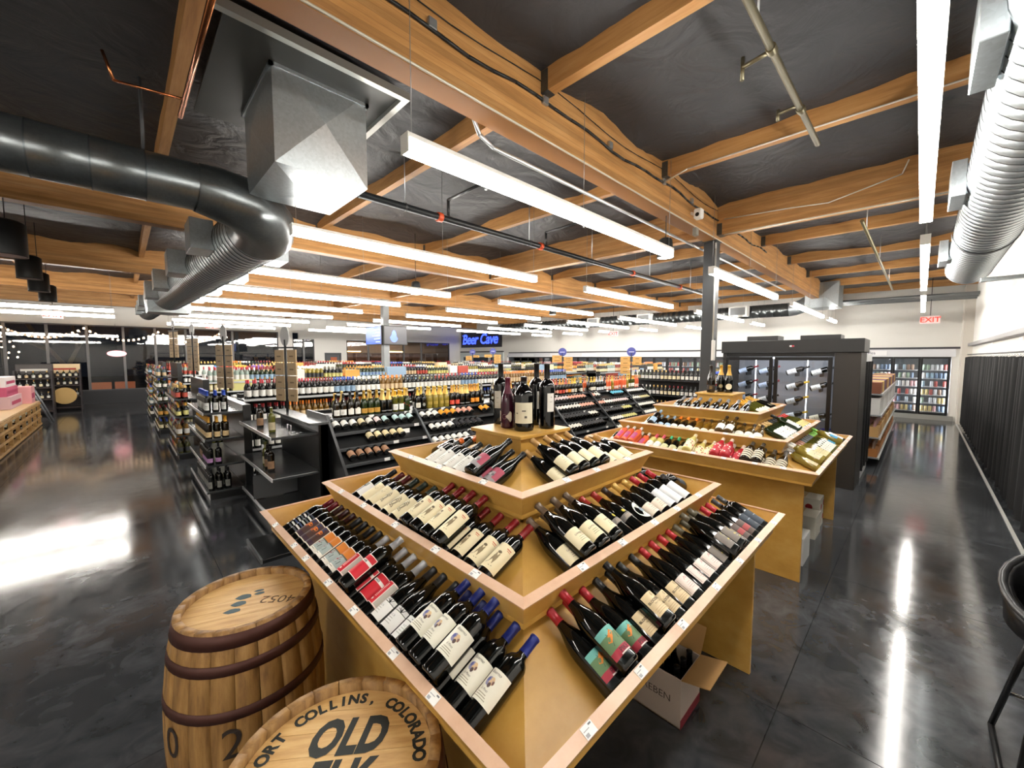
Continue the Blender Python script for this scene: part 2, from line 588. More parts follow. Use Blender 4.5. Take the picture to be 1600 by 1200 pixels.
for j in range(len(vb) - 1):
    v0 = vb[j] + (0.09 if j else 0)
    v1 = vb[j + 1] - (0.09 if j < len(vb) - 2 else 0)
    for i, u in enumerate(PU):
        za, zb_ = zr(v0), zr(v1)
        if u == 6.45:
            h0, h1, wd = -0.45, 0.1, 0.075
            mat = GLU_V
        else:
            h0, h1, wd = -0.17, 0.1, 0.042
            mat = PURLIN
        MB().prism([(u - wd, v0, za + h0), (u - wd, v1, zb_ + h0), (u - wd, v1, zb_ + h1), (u - wd, v0, za + h1)], (2 * wd, 0, 0)).build(
            'girder' if u == 6.45 else 'purlin', mat, ceiling)
        if j in (0, 1):
            for vv, sg in ((v0, 1), (v1, -1)):
                if vv < 0:
                    continue
                hb = MB().box(u - wd - 0.004, u + wd + 0.004, min(vv, vv + sg * 0.07), max(vv, vv + sg * 0.07), zr(vv) + h0 - 0.005, zr(vv) + h0 + 0.002)
                hb.box(u - wd - 0.004, u - wd, min(vv, vv + sg * 0.07), max(vv, vv + sg * 0.07), zr(vv) + h0, zr(vv) + h0 + 0.16)
                hb.box(u + wd, u + wd + 0.004, min(vv, vv + sg * 0.07), max(vv, vv + sg * 0.07), zr(vv) + h0, zr(vv) + h0 + 0.16)
                hb.build('joist_hanger', GALV_DULL, ceiling)


def post(name, u, v, s, z1, lab, col='#37393b'):
    t = thing(name, lab, 'column', (u, v, 0))
    MB().bbox(-s, s, -s, s, 0.0, z1, 0.006).build('shaft', C(col, 0.5), t)
    MB().box(-s - 0.05, s + 0.05, -s - 0.05, s + 0.05, 0, 0.015).build('base_plate', C(col, 0.5), t)
    MB().box(-s - 0.02, s + 0.02, -s - 0.012, s + 0.012, z1, z1 + 0.012).build('cap_plate', C(col, 0.5), t)
    return t


post('steel_column', 6.45, 2.29, 0.088, zr(2.29) - 0.532, 'dark grey square steel column between rear wine stand and black wine cabinet')
post('steel_column', 6.2, 12.3, 0.10, zr(12.3) - 0.532, 'light grey square steel column carrying the two screens', '#8b8f90')

# ---------------------------------------------------------------- LED strip lights
LZ = 3.1
rows = [0.03, 2.09, 4.2, 6.45, 8.4, 10.4, 12.5, 14.6, 16.7, 18.8]
segs = [(1.2, 4.6), (5.9, 9.4), (10.8, 14.8)]
for r, v in enumerate(rows):
    sg = list(segs)
    if r == 0:
        sg = [(1.0, 4.98), (5.95, 10.0), (10.8, 14.8)]
    if v > 16:
        sg = sg[:2]
    if v > 13 and v < 18:
        sg = [(-6.0, -0.1)] + sg
    if 1 <= r < 8:
        sg = sg + [(15.7, 17.3)]
    if r < 2:
        sg = sg + [(-5.6, -1.2)]  # unseen segments added behind the camera to light the camera-facing sides
    for k, (a, bq) in enumerate(sg):
        kk = k if not (v > 13 and v < 18) else k - 1
        where = {-1: 'leftmost', 0: 'nearest', 1: 'middle', 2: 'farther', 3: 'short farthest', 4: 'added fill behind camera'}[kk if r or kk < 3 else 4]
        t = thing('strip_light', 'white LED strip light, %s in the %s row from the right wall' % (where, ORD[r]), 'ceiling light', (a, v, LZ), 'LED strip lights in rows')
        L = bq - a
        MB().bbox(0, L, -0.036, 0.036, 0.0, 0.075, 0.004).build('diffuser', LED, t)
        MB().bbox(0, L, -0.04, 0.04, 0.075, 0.105, 0.003).box(-0.008, 0, -0.04, 0.04, 0, 0.105).box(L, L + 0.008, -0.04, 0.04, 0, 0.105).build('housing', C('#e8e6e0', 0.4), t)
        for x in (0.04, L * 0.5, L - 0.04):
            MB().cyl((x, 0, 0.1), (x, 0, zr(v) - LZ - 0.02), 0.0025, 5).build('suspension_wire', C('#9a9a98', 0.4, 0.6), t)

# ================================================================ bottles
DARKG = C('#060706', 0.07, spec=0.6)
BROWNG = C('#140d05', 0.07, spec=0.6)
GREENG = C('#1c2a10', 0.08, spec=0.6)
OLIVEG = C('#4a4a12', 0.08, spec=0.6)
AMBERG = C('#6a4a12', 0.08, spec=0.6)
GOLDG = C('#84742e', 0.08, spec=0.6)
PALEG = C('#c9bd72', 0.08, spec=0.6)
ROSEG = C('#d9653f', 0.08, spec=0.6)
PINKG = C('#d8738a', 0.08, spec=0.6)
BLACKG = C('#030304', 0.06, spec=0.6)

PROF = {
    'bordeaux': [(0.0, 0.004), (0.03, 0.0), (0.0365, 0.004), (0.0375, 0.012), (0.0375, 0.185), (0.036, 0.198), (0.030, 0.210), (0.020, 0.219),
                 (0.0155, 0.228), (0.0145, 0.245), (0.0143, 0.292)],
    'burgundy': [(0.0, 0.004), (0.033, 0.0), (0.040, 0.004), (0.041, 0.012), (0.041, 0.135), (0.0395, 0.155), (0.034, 0.180), (0.026, 0.203),
                 (0.019, 0.222), (0.0155, 0.240), (0.0145, 0.255), (0.0143, 0.292)],
    'champagne': [(0.0, 0.004), (0.035, 0.0), (0.0425, 0.004), (0.0435, 0.012), (0.0435, 0.125), (0.042, 0.150), (0.036, 0.180), (0.028, 0.207),
                  (0.020, 0.232), (0.0165, 0.255), (0.0155, 0.275), (0.0165, 0.30)],
    'magnum': [(0.0, 0.004), (0.037, 0.0), (0.0445, 0.004), (0.0455, 0.014), (0.0455, 0.235), (0.043, 0.252), (0.034, 0.268), (0.021, 0.278),
               (0.0165, 0.287), (0.0155, 0.305), (0.0152, 0.372)],
    'squat': [(0.0, 0.004), (0.047, 0.0), (0.055, 0.004), (0.056, 0.014), (0.056, 0.195), (0.053, 0.212), (0.043, 0.232), (0.028, 0.248),
              (0.018, 0.258), (0.0165, 0.275), (0.0165, 0.30)],
    'flute': [(0.0, 0.003), (0.030, 0.0), (0.0345, 0.004), (0.0345, 0.012), (0.0345, 0.125), (0.033, 0.150), (0.028, 0.190), (0.021, 0.230),
              (0.0155, 0.262), (0.0145, 0.28), (0.0143, 0.310)],
}


def rad(prof, z):
    for (r0, z0), (r1, z1) in zip(prof[2:-1], prof[3:]):
        if z0 <= z <= z1:
            return r0 + (r1 - r0) * (z - z0) / max(z1 - z0, 1e-6)
    return prof[-1][0]


class Label:
    """flat print bent round a bottle: s across (metres from the middle), t up from the foot"""

    def __init__(s, R):
        s.R, s.mb, s.mats = R, MB(), []

    def mi(s, hexc, metal=0.0, rough=0.55):
        m = C(hexc, rough, metal)
        if m not in s.mats:
            s.mats.append(m)
        return s.mats.index(m)

    def P(s, a, t, lift):
        f = a / s.R
        r = s.R + lift
        return (r * math.sin(f), -r * math.cos(f), t)

    def rect(s, s0, s1, t0, t1, col, lift=0.0005, metal=0.0):
        n = max(1, int((s1 - s0) / s.R / 0.14))
        vs = []
        for i in range(n + 1):
            a = s0 + (s1 - s0) * i / n
            vs += [s.P(a, t0, lift), s.P(a, t1, lift)]
        s.mb.add(vs, [(2 * i, 2 * i + 2, 2 * i + 3, 2 * i + 1) for i in range(n)], s.mi(col, metal), True)
        return s

    def poly(s, pts, col, lift=0.0009):
        c = (sum(p[0] for p in pts) / len(pts), sum(p[1] for p in pts) / len(pts))
        vs = [s.P(c[0], c[1], lift)] + [s.P(p[0], p[1], lift) for p in pts]
        n = len(pts)
        s.mb.add(vs, [(0, 1 + i, 1 + (i + 1) % n) for i in range(n)], s.mi(col))
        return s

    def ell(s, cs, ct, rs, rt, col, lift=0.0009, n=14):
        return s.poly([(cs + rs * math.cos(2 * math.pi * k / n), ct + rt * math.sin(2 * math.pi * k / n)) for k in range(n)], col, lift)

    def line(s, pts, wd, col, lift=0.001):
        for (a, b1), (c, d1) in zip(pts[:-1], pts[1:]):
            L = math.hypot(c - a, d1 - b1) or 1e-6
            nx, ny = -(d1 - b1) / L * wd / 2, (c - a) / L * wd / 2
            s.mb.add([s.P(a + nx, b1 + ny, lift), s.P(c + nx, d1 + ny, lift), s.P(c - nx, d1 - ny, lift), s.P(a - nx, b1 - ny, lift)], [(0, 1, 2, 3)], s.mi(col))
        return s

    def text(s, body, size, cs, ct, col, spacing=1.0, lift=0.0009, bold=0.0, shear=0.0):
        vs, fs = textmesh(body, size, spacing, 0, bold)
        s.mb.add([s.P(p.x + cs + shear * p.y, p.y + ct, lift) for p in vs], fs, s.mi(col))
        return s

    def small(s, t0, n, wd, col, gap=0.007, cs=0.0):
        for k in range(n):
            w2 = wd * (0.7 + 0.3 * ((k * 7) % 3) / 2)
            s.rect(cs - w2, cs + w2, t0 - k * gap, t0 - k * gap + 0.0022, col, 0.0009)
        return s


def L_plain(R, col, t0, t1, w_=0.042, ink='#6b6356'):
    l = Label(R).rect(-w_, w_, t0, t1, col)
    h = t1 - t0
    l.small(t0 + h * 0.72, 1, 0.020, ink)
    l.rect(-0.016, 0.016, t0 + h * 0.50, t0 + h * 0.56, ink, 0.0009)
    l.small(t0 + h * 0.36, 2, 0.017, ink)
    return l


def lab_blue(R):
    l = Label(R).rect(-0.050, 0.050, 0.058, 0.150, '#e6e2d2')
    l.text('Biserno', 0.0125, 0, 0.136, '#4a4334', shear=0.3)
    l.ell(-0.003, 0.113, 0.0115, 0.013, '#8c8aa8').ell(0.005, 0.115, 0.008, 0.012, '#d8b98c').ell(-0.008, 0.117, 0.005, 0.006, '#5b5f9a', 0.0012)
    l.ell(0.004, 0.104, 0.005, 0.007, '#5a4a48', 0.0012).ell(0.012, 0.113, 0.003, 0.006, '#7a5a50', 0.0012)
    l.text('Il Pino', 0.010, 0, 0.086, '#5a5242', shear=0.3).small(0.078, 3, 0.022, '#a49c88', 0.006)
    return l


def lab_tree(R):
    l = Label(R).rect(-0.046, 0.046, 0.022, 0.086, '#e9e8e4')
    l.rect(-0.046, 0.046, 0.088, 0.104, '#dcdcd8')
    for k in range(5):
        x = -0.03 + 0.016 * k
        l.line([(0.02, 0.088), (0.012 + x * 0.4, 0.096), (x, 0.108)], 0.0022, '#101010')
    l.line([(0.02, 0.086), (0.018, 0.1)], 0.005, '#101010')
    l.text('A C R', 0.010, 0, 0.064, '#77777a').small(0.056, 3, 0.018, '#b4b2aa', 0.009)
    return l


def lab_red(R):
    l = Label(R).rect(-0.044, 0.044, 0.045, 0.150, '#f2ded6').rect(-0.041, 0.041, 0.048, 0.112, '#c7202f', 0.0008)
    l.rect(-0.041, 0.041, 0.125, 0.147, '#c7202f', 0.0008).rect(-0.041, 0.041, 0.113, 0.124, '#e9e6e0', 0.0008)
    l.text('HAZE', 0.010, 0, 0.1155, '#202020', bold=0.0003)
    return l


def lab_redstripe(R):
    l = Label(R).rect(-0.044, 0.044, 0.045, 0.150, '#f2ded6').rect(-0.041, 0.012, 0.048, 0.147, '#c7202f', 0.0008)
    for k in range(12):
        l.rect(-0.014, 0.0, 0.075 + 0.0055 * k, 0.0775 + 0.0055 * k, '#ecc9c0', 0.001)
    l.ell(-0.008, 0.062, 0.005, 0.005, '#f0e0d8').rect(0.016, 0.038, 0.05, 0.145, '#b9b2a6', 0.0008)
    return l


def lab_lobster(R):
    l = Label(R).rect(-0.046, 0.046, 0.030, 0.150, '#f0ebe0').rect(-0.042, 0.042, 0.104, 0.146, '#d9812e', 0.0008)
    l.rect(-0.042, 0.042, 0.048, 0.103, '#a9b5b2', 0.0008)
    l.rect(-0.042, 0.042, 0.098, 0.104, '#5a5b50', 0.001)
    l.poly([(-0.020, 0.060), (-0.012, 0.058), (0.004, 0.078), (0.010, 0.096), (0.002, 0.094), (-0.010, 0.078)], '#8e2230', 0.0011)
    l.line([(0.004, 0.06), (0.012, 0.085)], 0.003, '#44504c').line([(0.016, 0.058), (0.02, 0.08)], 0.003, '#44504c')
    l.line([(-0.03, 0.055), (-0.026, 0.075)], 0.003, '#44504c').small(0.040, 1, 0.02, '#7a766a')
    return l


def lab_framed(R):
    l = Label(R).rect(-0.046, 0.046, 0.032, 0.150, '#efe6d2').rect(-0.041, 0.041, 0.037, 0.145, '#4a3028', 0.0008)
    l.ell(0.0, 0.103, 0.026, 0.014, '#d8651f', 0.0010).ell(0.010, 0.110, 0.016, 0.010, '#e07a24', 0.0012).ell(-0.016, 0.096, 0.010, 0.008, '#d8651f', 0.0012)
    l.ell(0.014, 0.131, 0.018, 0.010, '#2c3d6a', 0.0010)
    l.rect(-0.041, 0.041, 0.037, 0.06, '#3a2230', 0.0009)
    return l


def lab_barcode(R):
    l = Label(R)
    for k in range(7):
        t = 0.035 + 0.017 * k
        l.rect(-0.04, -0.004, t, t + 0.010, ['#cfcfca', '#3e4854', '#e3e2dd', '#5a5d60', '#bdbcb4', '#2e3a58', '#8f8d86'][k])
        l.rect(0.002, 0.04, t + 0.003, t + 0.012, ['#4a4f55', '#d9d8d2', '#2c3c60', '#c9c8c0', '#555a5e', '#e2e0da', '#3d4450'][k])
    return l


def lab_fork(R):
    l = Label(R).rect(-0.042, 0.042, 0.045, 0.135, '#ecebe6')
    l.rect(-0.003, 0.003, 0.046, 0.095, '#16171a', 0.0009).poly([(-0.012, 0.103), (0, 0.09), (0.012, 0.103), (0.0, 0.108)], '#16171a')
    for x in (-0.0105, -0.0035, 0.0035, 0.0105):
        l.rect(x - 0.0017, x + 0.0017, 0.100, 0.128, '#16171a', 0.001)
    l.text('GR', 0.010, -0.026, 0.115, '#3a3a3c').small(0.052, 1, 0.008, '#6a6a6a', cs=-0.028)
    return l


def lab_scrib(R, kind):
    l = Label(R).rect(-0.046, 0.046, 0.040, 0.160, '#e6d9b4')
    ink = '#5a4e3a'
    if kind == 0:
        l.line([(-0.02, 0.06), (-0.01, 0.09), (0.0, 0.12), (0.016, 0.142)], 0.0014, '#9a8c6a')
        l.line([(-0.012, 0.11), (0.004, 0.122), (0.012, 0.112), (0.02, 0.13)], 0.0014, '#9a8c6a')
    elif kind == 1:
        pts = [(0.018 * math.cos(a * 0.7) * (1 - a / 30), 0.098 + 0.034 * math.sin(a * 0.7 + 0.4) * (1 - a / 34)) for a in range(22)]
        l.line(pts, 0.0032, ink)
        l.line([(-0.014, 0.062), (0.0, 0.072), (0.014, 0.066), (0.01, 0.08), (-0.008, 0.08)], 0.003, ink)
        l.line([(-0.01, 0.13), (0.004, 0.138), (0.016, 0.128)], 0.002, ink)
    else:
        l.poly([(-0.011, 0.066), (0.007, 0.064), (0.011, 0.088), (0.010, 0.112), (-0.005, 0.113), (-0.009, 0.09)], '#8a7a5c')
        l.line([(-0.010, 0.082), (0.010, 0.079)], 0.002, ink, 0.0012).line([(-0.009, 0.096), (0.010, 0.094)], 0.002, ink, 0.0012)
        l.ell(0.002, 0.118, 0.008, 0.006, '#6a5c44').line([(-0.02, 0.06), (-0.012, 0.066)], 0.002, ink).line([(0.0, 0.054), (0.014, 0.057)], 0.002, ink)
        l.rect(0.014, 0.034, 0.143, 0.147, '#c96a50', 0.0009).rect(0.018, 0.034, 0.137, 0.1395, '#c96a50', 0.0009)
    return l


def lab_stag(R):
    l = Label(R).rect(-0.046, 0.046, 0.035, 0.150, '#dedcd4')
    l.ell(0.006, 0.130, 0.005, 0.0025, '#2a2222').line([(0.003, 0.129), (0.002, 0.124)], 0.0013, '#2a2222').line([(0.009, 0.129), (0.010, 0.124)], 0.0013, '#2a2222')
    l.line([(0.010, 0.132), (0.013, 0.138)], 0.0016, '#8a3030')
    return l.small(0.095, 4, 0.014, '#9a968c', 0.011)


def lab_pinkgrey(R):
    l = Label(R).rect(-0.05, 0.05, 0.030, 0.118, '#8d8688').rect(-0.05, 0.05, 0.088, 0.118, '#a23f55', 0.0008).rect(0.02, 0.05, 0.05, 0.09, '#a23f55', 0.0008)
    for k in range(9):
        l.ell(-0.028 + 0.0085 * (k % 6), 0.055 + 0.013 * (k // 3), 0.010, 0.007, ['#d8d0d0', '#b8aeb0', '#5e585c'][k % 3], 0.0009 + 0.0001 * (k % 3))
    return l


def lab_tan(R):
    l = Label(R).rect(-0.05, 0.05, 0.028, 0.104, '#e9e0bd')
    l.ell(0.0, 0.085, 0.004, 0.004, '#c9b26a')
    return l.small(0.066, 2, 0.02, '#c2b68c', 0.011)


def lab_gamba(R):
    l = Label(R).rect(-0.052, 0.052, 0.030, 0.108, '#e8dcb8')
    l.text('GAMBAL', 0.0105, 0, 0.074, '#4a4336', spacing=1.1).small(0.062, 3, 0.019, '#9d9272', 0.008)
    return l


def lab_star(R):
    l = Label(R).rect(-0.044, 0.044, 0.078, 0.106, '#6e6864').small(0.095, 3, 0.026, '#c7b7a2', 0.006)
    for k in range(4):
        a = k * math.pi / 4
        l.line([(-0.009 * math.cos(a), 0.120 - 0.009 * math.sin(a)), (0.009 * math.cos(a), 0.120 + 0.009 * math.sin(a))], 0.004, '#d9c43a')
    return l


def lab_oval(R):
    l = Label(R).ell(0, 0.082, 0.034, 0.05, '#e2e6dc', 0.0012, 24).ell(0.0, 0.082, 0.012, 0.014, '#8fa0a8', 0.0022)
    l.text('VACHERON', 0.010, 0, 0.104, '#30343a', lift=0.002).small(0.058, 2, 0.016, '#70767a', 0.007)
    return l


def lab_gold(R):
    l = Label(R).rect(-0.046, 0.046, 0.036, 0.100, '#e4d6c4').text('W', 0.014, 0, 0.08, '#a8453a')
    return l.small(0.068, 3, 0.018, '#a8937c', 0.009)


def lab_white(R):
    return Label(R).rect(-0.045, 0.045, 0.034, 0.150, '#e4e6e8').small(0.13, 1, 0.016, '#a3a7ad').small(0.09, 3, 0.014, '#b9bcc2', 0.014)


def lab_pike(R):
    l = Label(R).rect(-0.05, 0.05, 0.030, 0.116, '#5f7d55').rect(-0.05, 0.05, 0.094, 0.116, '#6cb2a8', 0.0007)
    l.poly([(-0.05, 0.07), (-0.02, 0.098), (0.0, 0.108), (0.018, 0.098), (0.012, 0.07), (-0.02, 0.06)], '#343d33', 0.0009)
    l.poly([(-0.030, 0.076), (-0.014, 0.094), (0.0, 0.104), (0.008, 0.096), (-0.004, 0.082), (-0.018, 0.070)], '#d9812c', 0.0012)
    l.poly([(0.0, 0.05), (0.05, 0.06), (0.05, 0.1), (0.022, 0.094)], '#7f9a68', 0.0010)
    l.line([(-0.02, 0.05), (0.024, 0.092)], 0.002, '#4b6645')
    l.rect(-0.05, 0.05, 0.030, 0.052, '#a3283c', 0.0008)
    l.text('PIKE', 0.018, 0, 0.036, '#5e1422', lift=0.0014, bold=0.0006).rect(-0.02, 0.02, 0.0305, 0.034, '#e0d8d0', 0.0012)
    return l


def lab_blood(R):
    l = Label(R).rect(-0.044, 0.044, 0.032, 0.112, '#d9c39a')
    l.line([(0.002, 0.094), (-0.003, 0.1), (0.001, 0.107), (0.005, 0.1), (0.0, 0.093)], 0.0012, '#3a2c20')
    l.text('BLOODROOT', 0.0125, 0, 0.076, '#241a14', spacing=0.95, bold=0.0002).text('PINOT NOIR', 0.0062, 0, 0.066, '#5d4a38')
    for k in range(3):
        l.rect(-0.036, 0.036, 0.040 + 0.007 * k, 0.0412 + 0.007 * k, '#b08c68', 0.0009)
    return l


def lab_ovalshoulder(R):
    l = Label(R).rect(-0.040, 0.040, 0.030, 0.108, '#e6d8cf')
    l.line([(-0.034, 0.036), (0.034, 0.036), (0.034, 0.102), (-0.034, 0.102), (-0.034, 0.036)], 0.0014, '#6a5a58')
    l.line([(-0.008, 0.084), (0.0, 0.096), (0.006, 0.086), (0.012, 0.097)], 0.002, '#b45a5a')
    return l.small(0.070, 4, 0.018, '#c7a9a2', 0.008)


def lab_grey(R):
    l = Label(R).rect(-0.046, 0.046, 0.030, 0.110, '#7b736c')
    pts = [(0.010 * math.cos(k * 0.6), 0.090 + 0.011 * math.sin(k * 0.6)) for k in range(11)]
    return l.line(pts, 0.0018, '#c2b25a').rect(-0.010, 0.010, 0.056, 0.064, '#c2b25a', 0.0009).small(0.045, 1, 0.018, '#a8a098')


def lab_darkblue(R):
    return Label(R).rect(-0.046, 0.046, 0.030, 0.130, '#2e3a47').rect(-0.02, 0.02, 0.085, 0.09, '#7d8a95', 0.0009).ell(0.0, 0.05, 0.010, 0.010, '#57606a')


def lab_redblock(R):
    return Label(R).rect(-0.042, 0.042, 0.030, 0.120, '#5b4b45').rect(-0.030, 0.030, 0.055, 0.085, '#a64444', 0.0008)


def lab_mag(R):
    l = Label(R).rect(-0.022, 0.022, 0.10, 0.205, '#cdc7b8')
    return l.small(0.162, 1, 0.012, '#77705f').small(0.135, 1, 0.010, '#9a9383')


def lab_magr(R):
    l = Label(R).rect(-0.022, 0.022, 0.10, 0.205, '#e4e1da').small(0.155, 1, 0.012, '#77705f')
    return l.line([(-0.004, 0.182), (0.004, 0.186), (0.002, 0.178)], 0.002, '#6a3a30')


def lab_squat(R):
    l = Label(R).rect(-0.056, 0.056, 0.045, 0.160, '#d5cdb4')
    return l.rect(-0.010, 0.012, 0.112, 0.118, '#3a352c', 0.0009).rect(-0.045, -0.033, 0.098, 0.104, '#6b6454', 0.0009).rect(0.004, 0.018, 0.075, 0.087, '#4a4438', 0.0009)


def lab_purple(R):
    l = Label(R).poly([(-0.040, 0.040), (0.034, 0.040), (0.040, 0.05), (0.040, 0.092), (0.034, 0.100), (-0.040, 0.100)], '#d4c9ba', 0.003)
    pts = [(0.012 * math.cos(k * 0.63), 0.07 + 0.014 * math.sin(k * 0.63)) for k in range(11)]
    return l.line(pts, 0.001, '#b58f88', 0.004)


def lab_band(R, col, t0=0.03, t1=0.085, w_=0.04, ink='#8d8778'):
    return L_plain(R, col, t0, t1, w_, ink)


def lab_stripe(R):
    l = Label(R)
    for k in range(4):
        l.rect(-0.06, 0.06, 0.02 + 0.030 * k, 0.036 + 0.030 * k, '#d6cdb6')
        l.rect(-0.06, 0.06, 0.037 + 0.030 * k, 0.047 + 0.030 * k, '#5a5248', 0.0004)
    return l


def lab_flower(R, base, dot):
    l = Label(R).rect(-0.062, 0.062, 0.018, 0.148, base)
    for k in range(9):
        l.ell(-0.045 + 0.022 * (k % 5), 0.035 + 0.042 * (k // 3) + 0.012 * (k % 2), 0.008, 0.009, dot[k % len(dot)])
    return l


